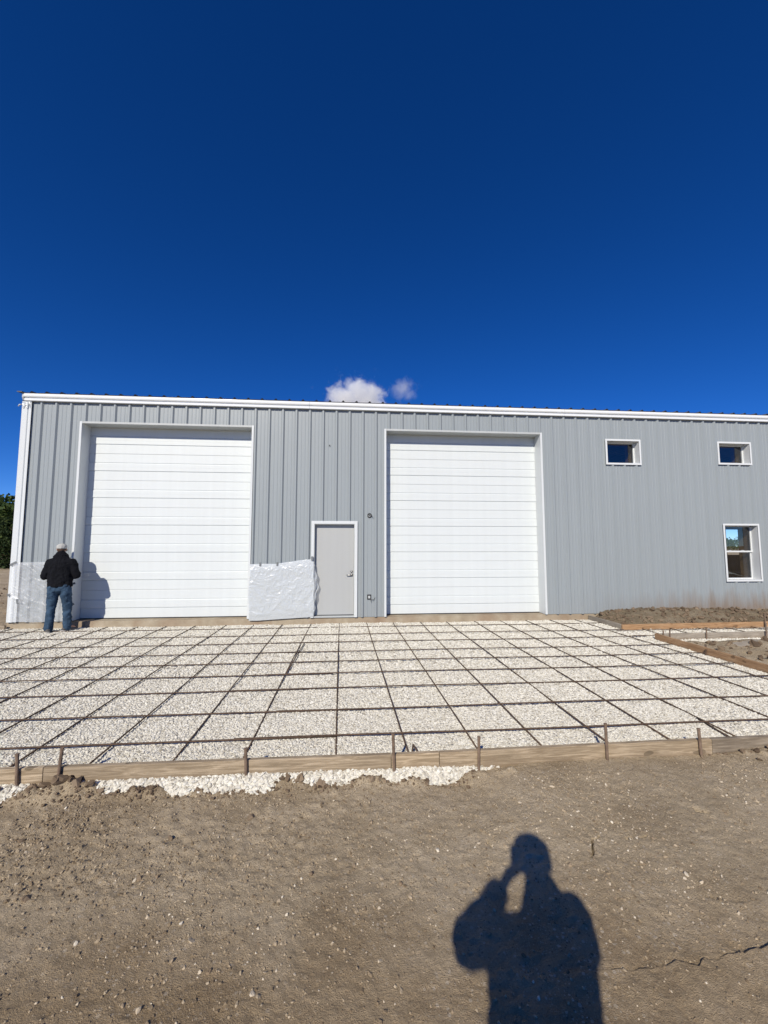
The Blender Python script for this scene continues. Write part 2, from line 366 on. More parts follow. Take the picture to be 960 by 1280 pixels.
# ------------------------------------------------------------------ ground
def h_dirt(X, Y):
    z = -.225 + 0*X
    # soil lies higher on the right, where it reaches the foot of the form board
    z = z + .078 * sst(7.45, 8.1, X + .12*vn(X, Y, .35, 5)) * sst(-7.9, -6.25, Y)
    z = z + .016 * sst(-6.5, -6.05, Y) * sst(7.4, 6.6, X) * (1 - sst(-6.0, -5.9, Y))
    z = z + .045*vn(X, Y, 2.3, 1)*sst(.5, 3, np.abs(Y+6.6)+np.abs(X-6.9)*.25)
    near = ((X > 1) & (X < 13) & (Y < -5.8) & (Y > -11)).astype(float)
    rg = 1 - np.abs(vn(X, Y*1.2, .16, 3))
    z = z + near*(.010*vn(X, Y, .6, 2) + .002*vn(X, Y, .21, 21) + .0024*vn(X, Y, .075, 4) + .0030*vn(X, Y, .036, 6) + .0034*vn(X, Y, .022, 7))
    # rough ground: crumbly on the left, smoother towards the bottom right
    rough = sst(8.4, 6.2, X)*sst(-7.3, -6.6, Y) + .35
    z = z + near*rough*(.010*np.maximum(0, vn(X, Y, .06, 8)) + .006*np.maximum(0, vn(X, Y, .03, 9)))
    # clods heaped against the gravel foot
    band = np.exp(-((Y + 6.09 + .02*vn(X, X*0, .3, 13))/.05)**2) * (X < 8.0)
    lump = np.maximum(0, .25 + vn(X, Y, .17, 10)) * (0.55 + .45*vn(X, X*0, .45, 12))
    z = z + band*(.055*np.maximum(0, lump) + .010*vn(X, Y, .04, 11))
    for cx, cy, rx, ry, hh in ((4.10, -6.05, .16, .06, .05), (4.55, -6.03, .22, .07, .07), (4.80, -6.06, .13, .05, .06), (5.25, -6.10, .12, .05, .03), (6.28, -6.06, .12, .055, .045), (6.86, -6.10, .12, .05, .045), (7.2, -6.11, .1, .05, .035), (10.25, -6.06, .35, .08, .03)):
        z = z + hh*np.exp(-((X-cx)/rx)**4 - ((Y-cy)/ry)**2)*(1 + .45*vn(X, Y, .05, 14))
    # cracks and a small ledge
    def groove(px, py, w, dep):
        d = np.full(X.shape, 9.0); XX = X + .010*vn(X, Y, .05, 33) + .004*vn(X, Y, .02, 34); YY = Y + .010*vn(X, Y, .06, 35) + .004*vn(X, Y, .02, 36)
        for (ax, ay), (bx, by) in zip(zip(px[:-1], py[:-1]), zip(px[1:], py[1:])):
            vx, vy = bx-ax, by-ay; t = np.clip(((XX-ax)*vx + (YY-ay)*vy)/(vx*vx+vy*vy), 0, 1)
            d = np.minimum(d, np.hypot(XX-ax-t*vx, YY-ay-t*vy))
        return -dep*np.exp(-(d/w)**2)
    jit = .010*vn(X, X*0, .07, 15) + .004*vn(X, X*0, .025, 39)
    lx = [7.55, 7.75, 7.9, 8.06, 8.2, 8.35, 8.57, 8.9]; ly = [-7.535, -7.541, -7.55, -7.545, -7.557, -7.536, -7.526, -7.50]
    led = np.interp(X, lx, ly) + jit
    z = z + .018*np.clip(.8 + .5*vn(X, X*0, .13, 37) + .35*vn(X, X*0, .05, 38), .05, 1.2)*sst(.002, -.002, Y - led)*sst(7.5, 8.0, X)*sst(9.6, 8.9, X)*np.exp(-np.maximum(0, led - Y)/.3)
    z = z + groove([8.221, 8.17, 8.137, 8.12, 8.08], [-6.826, -6.85, -6.903, -6.93, -6.972], .0042, .045)
    z = z + groove([8.38, 8.42], [-6.857, -6.853], .006, .025) + groove([8.48, 8.515], [-6.85, -6.848], .006, .022)
    z = z + groove([7.55, 7.56], [-6.745, -6.80], .006, .02) + groove([9.02, 9.06], [-6.665, -6.70], .012, .03)
    rx = [7.95, 8.1, 8.28, 8.5, 8.8]; ry = [-7.215, -7.24, -7.235, -7.25, -7.30]
    z = z + groove(rx, ry, .006, .012)*np.maximum(0, vn(X, Y, .11, 31))
    # level bed below pad, walk and building
    pad = sst(-6.02, -5.94, Y)*(1 - sst(12.44, 12.55, X))*(Y < 40)
    z = z*(1-pad) + (-.30)*pad
    inb = ((X > -.35) & (X < 33) & (Y > -.05) & (Y < 14.4)).astype(float)
    z = z*(1-inb) - .30*inb
    walk = ((X >= 12.4) & (Y > -2.3) & (Y <= .3) & (X < 34)).astype(float); z = z*(1-walk) - .30*walk
    # rolling, uneven site beyond
    far = sst(13, 60, np.hypot(X-6, Y+4)); z = z + .22*far*vn(X, Y, 23, 16) + .12*far*vn(X, Y, 9, 17)
    yard = ((X > 12.5) & (Y < -2.3) & (Y > -6) & (X < 30)).astype(float)
    z = z + yard*(.035*vn(X, Y, .4, 18) + .02*vn(X, Y, .13, 19) + .01)
    left = ((X < -.6) & (Y > .1) & (Y < 40)).astype(float)
    z = z + left*(.05*vn(X, Y, 1.1, 20) + .03*vn(X, Y, .4, 22))
    return z
def spaced(lo, hi, fine, out, grow):
    c = list(np.arange(lo, hi, fine)); d = fine*2; a = lo; L = []
    while a > out[0]: a -= d; L.append(a); d = min(d*grow, 90)
    d = fine*2; b = c[-1]; U = []
    while b < out[1]: b += d; U.append(b); d = min(d*grow, 90)
    return np.array(L[::-1] + c + U)
gx = spaced(3.7, 10.6, .0105, (-1500, 1500), 1.12); gy = spaced(-7.95, -5.93, .0105, (-1500, 1500), 1.13)
gx = np.unique(np.concatenate([gx, np.arange(12.4, 17.5, .09), np.arange(-12, 0, .25), np.arange(8.04, 8.26, .0025)])); gy = np.unique(np.concatenate([gy, np.arange(-6, -1.5, .09), np.arange(0, 26, .35), np.arange(-7.58, -7.50, .0022), np.arange(-6.99, -6.81, .003)]))
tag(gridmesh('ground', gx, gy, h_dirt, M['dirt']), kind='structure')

# gravel bed of the pad, spilling out under the front form board, and of the walk
def h_gravel(X, Y):
    z = -.142 + .010*vn(X, Y, .9, 40) + .006*vn(X, Y, .25, 41)
    z = z + .010*sst(-1.2, -.25, Y)
    foot = -6.03 + .02*vn(X, X*0, .4, 42) + .05*sst(7.6, 8.1, X)
    return z - .16*sst(foot, foot - .17, Y)
gb = gridmesh('gravel_bed', np.arange(-4, 12.47, .07), np.concatenate([np.arange(-6.3, -5.8, .02), np.arange(-5.8, .03, .07)]), h_gravel, M['gravel'])
tag(gb, kind='structure')
def h_walk(X, Y):
    e = -2.14 + .04*vn(X, X*0, .5, 43)
    return -.148 + .008*vn(X, Y, .4, 44) - .12*sst(e, e-.2, Y)
tag(gridmesh('walk_gravel_bed', np.arange(12.41, 19.5, .05), np.arange(-2.45, -1.08, .04), h_walk, M['gravel']), kind='structure')
def h_mound(X, Y):
    top = np.interp(X, [12.2, 12.46, 12.76, 13.5, 14.6, 15.6, 16.7, 19], [-.16, -.03, .07, .10, .105, .075, .045, .05])
    t = sst(-1.13, -.22, Y); e = sst(12.36, 12.62, X)
    z = -.16 + (top + .16)*t*(.35 + .65*e)
    return z + (.022*vn(X, Y, .26, 45) + .016*vn(X, Y, .11, 46) + .010*vn(X, Y, .05, 47) + .014*np.maximum(0, vn(X, Y, .085, 48)))*sst(-1.14, -.95, Y)
tag(gridmesh('dirt_mound', np.arange(12.37, 19.5, .03), np.arange(-1.11, -.001, .025), h_mound, M['dirt2']), kind='structure')

# ---- loose stones: points laid out here, stones set on them by a node group
def stone_group(name, mat, seed, rough=.55):
    g = bpy.data.node_groups.new(name, 'GeometryNodeTree')
    g.interface.new_socket('Geometry', in_out='INPUT', socket_type='NodeSocketGeometry')
    g.interface.new_socket('Geometry', in_out='OUTPUT', socket_type='NodeSocketGeometry')
    N = g.nodes.new; L = g.links.new
    gi = N('NodeGroupInput'); go = N('NodeGroupOutput')
    join = N('GeometryNodeJoinGeometry')
    for k in range(4):
        ico = N('GeometryNodeMeshIcoSphere'); ico.inputs['Radius'].default_value = 1.0; ico.inputs['Subdivisions'].default_value = 2 if k % 2 else 1
        sp = N('GeometryNodeSetPosition'); pos = N('GeometryNodeInputPosition'); nz = N('ShaderNodeTexNoise')
        nz.inputs['Scale'].default_value = .9; nz.inputs['Detail'].default_value = 1.5
        off = N('ShaderNodeVectorMath'); off.operation = 'ADD'; off.inputs[1].default_value = (seed + k*7.3, k*3.1, seed*1.7)
        L(pos.outputs[0], off.inputs[0]); L(off.outputs[0], nz.inputs['Vector'])
        sub = N('ShaderNodeVectorMath'); sub.operation = 'SUBTRACT'; sub.inputs[1].default_value = (.5, .5, .5); L(nz.outputs['Color'], sub.inputs[0])
        scl = N('ShaderNodeVectorMath'); scl.operation = 'SCALE'; scl.inputs['Scale'].default_value = rough*3.2; L(sub.outputs[0], scl.inputs[0])
        L(ico.outputs[0], sp.inputs['Geometry']); L(scl.outputs[0], sp.inputs['Offset'])
        sm = N('GeometryNodeSetMaterial'); sm.inputs['Material'].default_value = mat; L(sp.outputs[0], sm.inputs['Geometry'])
        ti = N('GeometryNodeGeometryToInstance'); L(sm.outputs[0], ti.inputs[0]); L(ti.outputs[0], join.inputs[0])
    io = N('GeometryNodeInstanceOnPoints'); io.inputs['Pick Instance'].default_value = True
    a1 = N('GeometryNodeInputNamedAttribute'); a1.data_type = 'FLOAT_VECTOR'; a1.inputs['Name'].default_value = 'scl'
    a2 = N('GeometryNodeInputNamedAttribute'); a2.data_type = 'FLOAT_VECTOR'; a2.inputs['Name'].default_value = 'rot'
    er = N('FunctionNodeEulerToRotation'); L(a2.outputs[0], er.inputs[0])
    L(gi.outputs[0], io.inputs['Points']); L(join.outputs[0], io.inputs['Instance']); L(er.outputs[0], io.inputs['Rotation']); L(a1.outputs[0], io.inputs['Scale'])
    L(io.outputs[0], go.inputs[0]); return g
def stones(name, P, size, mat, seed, flat=.7, rough=.55):
    rng = np.random.default_rng(seed); n = len(P)
    me = bpy.data.meshes.new(name); me.vertices.add(n); me.vertices.foreach_set('co', P.astype(np.float32).reshape(-1))
    s = size[:, None]*np.stack([rng.uniform(.75, 1.3, n), rng.uniform(.75, 1.2, n), flat*rng.uniform(.75, 1.25, n)], -1)
    r = np.stack([rng.uniform(-.6, .6, n), rng.uniform(-.6, .6, n), rng.uniform(0, 6.28, n)], -1)
    for nm, A in (('scl', s), ('rot', r)):
        at = me.attributes.new(nm, 'FLOAT_VECTOR', 'POINT'); at.data.foreach_set('vector', A.astype(np.float32).reshape(-1))
    o = link(name, me, mat); md = o.modifiers.new('stones', 'NODES'); md.node_group = stone_group(name, mat, seed, rough)
    return tag(o, kind='stuff')
def jgrid(x0, x1, y0, y1, d, rng):
    X, Y = np.meshgrid(np.arange(x0, x1, d), np.arange(y0, y1, d)); X = X.ravel(); Y = Y.ravel()
    return X + rng.uniform(-.5, .5, X.size)*d, Y + rng.uniform(-.5, .5, X.size)*d
rng = np.random.default_rng(5)
PX, PY, SZ = [], [], []
for (x0, x1, y0, y1, d, s0, s1) in ((2.0, 10.2, -6.22, -5.0, .0175, .0062, .0138), (0., 12.38, -5.0, -3.6, .0225, .0085, .0165), (-3, 12.38, -3.6, -.02, .032, .011, .021), (9.9, 12.38, -6.22, -5.0, .0225, .0085, .0165)):
    x, y = jgrid(x0, x1, y0, y1, d, rng); PX.append(x); PY.append(y); SZ.append(rng.uniform(s0, s1, x.size))
PX = np.concatenate(PX); PY = np.concatenate(PY); SZ = np.concatenate(SZ)
brd = (PY > -5.955) | (PY < -5.965)
PX, PY, SZ = PX[brd], PY[brd], SZ[brd]
PZ = h_gravel(PX, PY) + rng.uniform(-.0035, .002, PX.size)
keep = (PZ > h_dirt(PX, PY) - .008) & ~((PX > 7.8 + .2*vn(PX, PY, .3, 77)) & (PY < -6.0) & (vn(PX, PX*0, .35, 78) < .55))
SZ = np.where(PY < -5.98, SZ*1.3, SZ)
stones('gravel', np.stack([PX, PY, PZ], -1)[keep], SZ[keep], M['stone'], 1, .55)
x, y = jgrid(12.43, 18.5, -2.4, -1.2, .036, rng); z = h_walk(x, y)
stones('walk_gravel', np.stack([x, y, z], -1), rng.uniform(.014, .025, x.size), M['stone'], 2)
# pebbles lying on the soil
n = 34000; x = rng.uniform(3.4, 10.8, n); y = rng.uniform(-8.0, -6.12, n)
dn = .42 + .55*vn(x, y, .6, 60) + .4*vn(x, y, .2, 61); ok = rng.uniform(0, 1, n) < dn*(.14 + .86*sst(-7.6, -6.95, y)); x, y = x[ok], y[ok]
sz = .0018 + .0052*rng.random(x.size)**3 + np.where(rng.random(x.size) < .02, rng.uniform(.003, .010, x.size), 0)
stones('soil_pebbles', np.stack([x, y, h_dirt(x, y) + sz*.2], -1), sz, M['pebble'], 3, .6)
n = 42000; x = rng.uniform(3.4, 10.8, n); y = rng.uniform(-7.9, -6.1, n)
ok = rng.uniform(0, 1, n) < (.22 + .78*sst(8.2, 5.2, x)*sst(-7.5, -6.3, y)*(.5 + .9*vn(x, y, .4, 62))); x, y = x[ok], y[ok]
sz = .0022 + .0062*rng.random(x.size)**3 + .007*sst(6.6, 4.2, x)*rng.random(x.size)**5
stones('soil_crumbs', np.stack([x, y, h_dirt(x, y) + sz*.15], -1), sz, M['clod'], 4, .7)
n = 1500; x = np.concatenate([rng.uniform(3.9, 7.7, n), rng.uniform(9.6, 10.8, 90)]); y = np.concatenate([rng.normal(-6.09, .045, n), rng.normal(-6.05, .04, 90)])
sz = .003 + .013*rng.random(x.size)**4
big_ = np.array([(6.50, -6.085, .034), (6.25, -6.075, .026), (6.33, -6.07, .032), (6.20, -6.08, .02), (4.42, -6.05, .026), (4.52, -6.05, .036), (4.62, -6.045, .042), (4.74, -6.06, .034), (4.84, -6.07, .026), (4.92, -6.08, .02), (4.2, -6.07, .03), (4.05, -6.06, .034),
    (5.2, -6.1, .018), (5.3, -6.11, .016), (6.88, -6.12, .02), (6.98, -6.12, .016), (7.12, -6.12, .018), (7.3, -6.11, .02), (9.98, -6.06, .02), (10.1, -6.07, .026), (10.24, -6.06, .03), (4.7, -6.5, .018), (5.6, -6.55, .016), (6.05, -6.38, .02), (5.05, -6.95, .018), (6.5, -6.9, .014)])
x = np.concatenate([x, big_[:, 0]]); y = np.concatenate([y, big_[:, 1]]); sz = np.concatenate([sz, big_[:, 2]])
stones('soil_clods', np.stack([x, y, h_dirt(x, y) + sz*.3], -1), sz, M['clod_dark'], 6, .75, .75)
n = 900; x = rng.uniform(12.42, 19, n); y = rng.uniform(-1.0, -.05, n); sz = .012 + .05*rng.random(n)**4
stones('mound_clods', np.stack([x, y, h_mound(x, y) + sz*.3], -1), sz, M['clod_dark'], 7, .75, .7)
n = 700; x = np.concatenate([rng.uniform(12.6, 16, n), rng.uniform(-9, -.9, 500)]); y = np.concatenate([rng.uniform(-6, -2.4, n), rng.uniform(.6, 12, 500)]); sz = .012 + .06*rng.random(x.size)**4
stones('yard_clods', np.stack([x, y, h_dirt(x, y) + sz*.3], -1), sz, M['clod_dark'], 8, .75, .7)

# ------------------------------------------------------------------ building
FT = .3048; X0, X1, DEPTH, EAVE = -.40, 33.0, 14.0, 4.735
bld = empty('metal_building', (X0, 0, 0), 'long grey ribbed metal workshop building with two white overhead doors and white eave trim', 'building')
# openings in the front wall: x0, x1, z0, z1
DOORS = [(.86, 4.50), (7.55, 11.28)]; DZ = 4.275
ENTRY = (5.925, 6.835, 0.0, 2.09)
WINS = [(12.965, 13.79, 3.61, 4.155), (15.915, 16.745, 3.66, 4.155), (15.925, 16.805, .77, 2.095)]
OPEN = [(a, b, -1, DZ) for a, b in DOORS] + [(ENTRY[0], ENTRY[1], -1, ENTRY[3])] + WINS
def prof(x):
    """depth of the rib profile, towards the camera negative"""
    t = (x/FT) % 1.0; t = min(t, 1-t)*FT
    if t <= .015: return -.037
    if t <= .043: return -.037*(.043-t)/.028
    u = abs(((x/FT) % 1.0) - .5)*FT; u = abs(u - .042)
    if u <= .007: return -.0045
    if u <= .014: return -.0045*(.014-u)/.007
    return 0.0
BR = [0, .015, .043, .0964, .1034, .1174, .1244, .1804, .1874, .2014, .2084, .2618, .2898]
def corr_panel(xa, xb, z0, z1, opens, yoff=0.0):
    xs = {round(xa, 5), round(xb, 5)}
    for k in range(int(math.floor(xa/FT)) - 1, int(math.ceil(xb/FT)) + 1):
        for b in BR:
            q = k*FT + b
            if xa < q < xb: xs.add(round(q, 5))
    for a, b, _, _ in opens:
        for q in (a, b):
            if xa < q < xb: xs.add(round(q, 5))
    xs = sorted(xs); mb = MB()
    for p, q in zip(xs[:-1], xs[1:]):
        if q - p < 1e-4: continue
        iv = [(z0, z1)]
        for a, b, c, d in opens:
            if a <= (p+q)/2 <= b:
                nv = []
                for s, e in iv:
                    if d <= s or c >= e: nv.append((s, e)); continue
                    if c > s: nv.append((s, c))
                    if d < e: nv.append((d, e))
                iv = nv
        yp, yq = prof(p + 1e-6) + yoff, prof(q - 1e-6) + yoff
        for s, e in iv: mb.quad((p, yp, s), (q, yq, s), (q, yq, e), (p, yp, e))
    return mb
x = -.22 + 0.0; edges = [-.19]; k = 0
while edges[-1] < X1 - .2:
    edges.append(min((k + 1)*3*FT - .06, X1 - .2)); k += 1
edges = sorted(set(e for e in edges if e >= -.19))
for i, (a, b) in enumerate(zip(edges[:-1], edges[1:])):
    corr_panel(a, b, .004, EAVE + .02, OPEN, -.0015*(i % 2)).build('wall_panel', M['wall'], bld)
# back wall with an opening, end walls, ceiling
BW = [(29.86, 30.74, 1.05, 2.60)]
corr_panel(X0, X1, .0, EAVE + .1, BW).build('back_wall', M['wall'], bld)
bpy.data.objects['back_wall'].location = (0, DEPTH, 0)
for nm, xx in (('end_wall', X0 + .03), ('end_wall', X1 - .03)):
    mb = MB(); ys = [j*FT/4 for j in range(int(DEPTH/(FT/4)))] + [DEPTH]
    for p, q in zip(ys[:-1], ys[1:]): mb.quad((xx + prof(p), p, 0), (xx + prof(q), q, 0), (xx + prof(q), q, EAVE + .12 + min(q, DEPTH-q)/12), (xx + prof(p), p, EAVE + .12 + min(p, DEPTH-p)/12))
    mb.build(nm, M['wall'], bld)
# concrete slab with apron under the doors
MB().box((X0, .003, -.34), (X1, DEPTH, -.004)).build('foundation_slab', M['slab'], bld, bevel=.006)
# roof panels with ribs; foam closures show as dark bumps above the eave
def roof_panel(xa, xb):
    mb = MB(); xs = []
    k0, k1 = round(xa/FT), round(xb/FT)
    for k in range(k0, k1):
        for d, hh in ((-.035, 0), (-.014, .034), (.014, .034), (.035, 0)): xs.append((k*FT + d + FT/2, hh))
    xs = [(xa, 0)] + xs + [(xb, 0)]
    for (p, hp), (q, hq) in zip(xs[:-1], xs[1:]):
        for (y0, y1, za, zb) in ((-.12, DEPTH/2, 4.893, 4.893 + (DEPTH/2 + .12)/12), (DEPTH/2, DEPTH + .1, 4.893 + (DEPTH/2 + .12)/12, 4.91)):
            mb.quad((p, y0, za + hp), (q, y0, za + hq), (q, y1, zb + hq), (p, y1, zb + hp))
    return mb
k = -2
while k*FT < X1:
    roof_panel(max(k*FT, X0), min((k+3)*FT, X1)).build('roof_panel', M['roof'], bld); k += 3
clo = None
for k in range(-1, int(X1/FT)):
    c = (k + .5)*FT
    if clo is None:
        clo = MB().add([(c-.033, -.118, 4.894), (c+.033, -.118, 4.894), (c+.013, -.118, 4.927), (c-.013, -.118, 4.927),
            (c-.033, -.10, 4.894), (c+.033, -.10, 4.894), (c+.013, -.10, 4.930), (c-.013, -.10, 4.930)], [(0,1,2,3), (4,7,6,5), (0,4,5,1), (1,5,6,2), (2,6,7,3), (3,7,4,0)]).build('roof_closure', M['closure'], bld); k0_ = k
    else:
        o = clo.copy(); COL.objects.link(o); o.parent = bld; o.location = ((k - k0_)*FT, 0, 0)
# eave trim: sculptured gutter face in two steps
def extrude_x(pr, xa, xb):
    mb = MB(); n = len(pr)
    mb.add([(xa, y, z) for y, z in pr] + [(xb, y, z) for y, z in pr], [(i, (i+1) % n, n+(i+1) % n, n+i) for i in range(n)] + [tuple(range(n))[::-1], tuple(range(n, 2*n))])
    return mb
ARC = [(-.098 - .012*math.sin(t), 4.884 - .072*(1-math.cos(t))/2) for t in [i*math.pi/10 for i in range(11)]]
pr = [(-.098, 4.892)] + ARC + [(-.097, 4.808), (-.070, 4.802), (-.070, 4.788), (-.080, 4.782), (-.080, 4.738), (-.075, 4.733), (-.0385, 4.728), (-.0385, 4.78), (-.01, 4.885)]
L = 6.1; xx = -.318
while xx < X1:
    extrude_x(pr, xx, min(xx + L, X1) - .004).build('eave_trim', M['gutter'], bld); xx += L
# end cap of the trim and rake edge over the end wall
extrude_x([(-.095, 4.895), (-.10, 4.80), (-.075, 4.745), (.25, 4.76), (.25, 4.93)], -.352, -.322).build('rake_trim', M['soffit'], bld)
MB().bar((-.375, -.15, 4.903), (-.375, DEPTH/2, 4.903 + DEPTH/24 + .02), .10, .016).build('rake_cap', M['roof'], bld)
# corner trim at the left end
pr = [(X0 + .022, .25), (X0 + .022, -.046), (X0 + .135, -.046), (X0 + .150, -.030), (X0 + .168, -.030), (X0 + .178, -.046), (X0 + .215, -.046), (X0 + .215, -.036), (X0 + .19, -.005), (X0 + .032, -.005), (X0 + .032, .25)]
n_ = len(pr); mb = MB(); mb.add([(a, b, .006) for a, b in pr] + [(a, b, 4.727) for a, b in pr], [(i, (i+1) % n_, n_+(i+1) % n_, n_+i) for i in range(n_)] + [tuple(range(n_))[::-1], tuple(range(n_, 2*n_))])
mb.build('corner_trim', M['white'], bld)
# torn protective film still clinging to the top of the corner trim
rng2 = np.random.default_rng(3); U, V = np.meshgrid(np.linspace(0, 1, 14), np.linspace(0, 1, 12))
mb = MB(); mb.grid(X0 + .03 + .17*U, -.052 - .012*np.abs(vn(U*7, V*9, 1.0, 5)) , 4.72 - .18*V*(.6 + .5*vn(U*5, V*0, 1, 6)), True); mb.build('protective_film', M['poly'], bld, True)
MB().tube([(X0 + .03, -.06, 4.65), (X0 - .01, -.075, 4.635), (X0 - .035, -.07, 4.60)], [.010, .016, .010], 6).build('film_scrap', M['poly'], bld, True)

# -------- overhead doors
REC = .29
def sect_profile(h):
    """z, y of one insulated section: flat, shallow raised band in the middle, tongue at the joint"""
    P = [(0, .006), (.003, .002), (.008, 0)]
    P += [(.200, 0), (.206, .009), (.216, .0095), (.222, -.005), (.228, -.007)]
    P += [(.302, -.007), (.305, -.005), (.308, -.007)]
    P += [(.382, -.007), (.388, -.005), (.394, .0095), (.404, .009), (.410, 0)]
    P += [(h-.008, 0), (h-.003, .002), (h, .006)]
    return P
def overhead_door(a, b):
    d = MB().box((a + .03, REC + .055, .02), (b - .03, REC + .07, DZ)).build('overhead_door', M['door_white'], bld)
    hs_ = .6105; proto = None
    for k in range(7):
        z0 = .012 + k*hs_
        if proto is None:
            mb = MB(); P = sect_profile(hs_ - .002); x_0, x_1 = a - .02, b + .02
            vs = [(x_0, REC + y, z0 + z) for z, y in P] + [(x_1, REC + y, z0 + z) for z, y in P]; m_ = len(P)
            mb.add(vs, [(i, m_+i, m_+i+1, i+1) for i in range(m_-1)])
            proto = mb.build('door_section', M['door_white'], d)
        else:
            o = proto.copy(); COL.objects.link(o); o.parent = d; o.location = (0, (.0012 if k % 2 else 0), k*hs_)
    MB().box((a, REC - .004, -.002), (b, REC + .04, .016)).build('weather_seal', M['black'], d)
    # trim: thin face leg and deep jamb return
    for sx, xin in ((-1, a), (1, b)):
        mb = MB(); xo = xin + sx*.042
        mb.box((min(xin, xo), -.040, .006), (max(xin, xo), -.034, DZ + .040))
        mb.box((min(xin - sx*.004, xin), -.0405, .006), (max(xin - sx*.004, xin), REC - .004, DZ - .002)); mb.build('door_jamb', M['white'], d)
    mb = MB(); mb.box((a + .001, -.0415, DZ + .001), (b - .001, -.0335, DZ + .040)); mb.box((a - .002, -.041, DZ - .004), (b + .002, REC - .004, DZ)); mb.build('door_header', M['soffit'], d)
    # tracks and opener side frame behind the jamb close the wall cavity
    MB().box((a - .35, REC + .012, 0), (a - .004, REC + .02, DZ + .3)).box((b + .004, REC + .012, 0), (b + .35, REC + .02, DZ + .3)).box((a - .35, REC + .012, DZ + .003), (b + .35, REC + .02, DZ + .32)).build('door_surround', M['inside'], d)
    return d
for a, b in DOORS: overhead_door(a, b)

# -------- entry door
a, b, z0, z1 = ENTRY
fr = MB()
fr.box((a - .062, -.045, .008), (a, -.036, z1 + .066)).box((b, -.045, .008), (b + .064, -.036, z1 + .066)).box((a + .0006, -.0455, z1), (b - .0006, -.0355, z1 + .066))
fr = fr.build('door_frame', M['white'], bld)
MB().box((a - .002, -.036, .008), (a + .012, .12, z1)).box((b - .012, -.036, .008), (b + .002, .12, z1)).box((a, -.0365, z1 - .012), (b, .12, z1 + .002)).build('jamb_return', M['soffit'], fr)
dr = MB().box((a + .014, .072, .052), (b - .014, .116, z1 - .014)).build('entry_door', M['door_grey'], bld, bevel=.003)
MB().box((a, -.03, .006), (b, .12, .036)).build('threshold', M['soffit'], fr)
MB().box((a + .014, .08, .036), (b - .014, .11, .052)).build('door_sweep', M['black'], dr)
hx, hz = 6.768, .94
mb = MB(); mb.tube([(hx, .074, hz), (hx, .062, hz)], .033, 16); mb.tube([(hx, .062, hz), (hx, .02, hz)], .011, 10); mb.tube([(hx + .006, .022, hz + .001), (hx - .05, .020, hz), (hx - .115, .026, hz - .006)], [.012, .011, .009], 8)
mb.build('door_handle', M['steel'], dr, True)
MB().tube([(hx, .074, hz + .075), (hx, .058, hz + .075)], .026, 14).build('keyhole', M['steel'], dr, True)
for zz in (.3, 1.05, 1.8): MB().tube([(a + .018, .068, zz - .05), (a + .018, .068, zz + .05)], .009, 8).build('hinge', M['steel'], dr)

# -------- windows
WD = .165
def window(a, b, z0, z1, hung=False):
    mb = MB(); t = .044
    mb.box((a - t, -.047, z0 - t), (a, -.036, z1 + t)).box((b, -.047, z0 - t), (b + t, -.036, z1 + t))
    mb.box((a + .0005, -.0475, z1), (b - .0005, -.0355, z1 + t)).box((a + .0005, -.0475, z0 - t), (b - .0005, -.0355, z0))
    w = mb.build('window', M['frame'], bld)
    mb = MB(); e = .003
    mb.box((a - e, -.046, z0), (a, WD, z1)).box((b, -.046, z0), (b + e, WD, z1)).box((a + .0002, -.0462, z1), (b - .0002, WD, z1 + e)).box((a + .0002, -.0462, z0 - e), (b - .0002, WD, z0))
    mb.build('jamb_return', M['frame'], w)
    s = .030
    def ring(x0, x1, c0, c1, y, th, nm):
        m2 = MB(); m2.box((x0, y, c0), (x0 + s, y + th, c1)).box((x1 - s, y, c0), (x1, y + th, c1)).box((x0 + s + .0004, y + .001, c0), (x1 - s - .0004, y + th, c0 + s)).box((x0 + s + .0004, y + .001, c1 - s), (x1 - s - .0004, y + th, c1))
        return m2.build(nm, M['frame'], w)
    def pane(x0, x1, c0, c1, y): MB().quad((x0, y, c0), (x1, y, c0), (x1, y, c1), (x0, y, c1)).build('pane', M['glass'], w)
    if hung:
        mid = 1.452
        ring(a, b, mid - .015, z1, WD - .03, .03, 'sash'); pane(a + s, b - s, mid, z1 - s, WD - .012)
        ring(a + .004, b - .004, z0, mid + .022, WD - .002, .03, 'sash'); pane(a + s + .004, b - s - .004, z0 + s, mid - .01, WD + .016)
        MB().box((a, WD - .034, mid - .016), (b, WD - .0305, mid + .022)).build('meeting_rail', M['frame'], w)
        for q in (.3, .7):
            c = a + (b-a)*q; MB().box((c - .03, WD - .045, mid + .02), (c + .03, WD - .01, mid + .034)).build('sash_lock', M['frame'], w, bevel=.004)
    else:
        ring(a, b, z0, z1, WD - .03, .04, 'sash'); pane(a + s, b - s, z0 + s, z1 - s, WD - .005)
    # rough wooden buck behind the frame
    mb = MB(); y0, y1 = WD + .033, WD + .32; g = .04
    mb.box((a - g, y0, z0 - g), (a - .004, y1, z1 + g)).box((b + .004, y0, z0 - g), (b + g, y1, z1 + g)).box((a - .003, y0, z1 + .004), (b + .003, y1, z1 + g)).box((a - .003, y0, z0 - g), (b + .003, y1, z0 - .004))
    mb.build('window_buck', M['buck'], w)
for i, (a, b, z0, z1) in enumerate(WINS): window(a, b, z0, z1, i == 2)
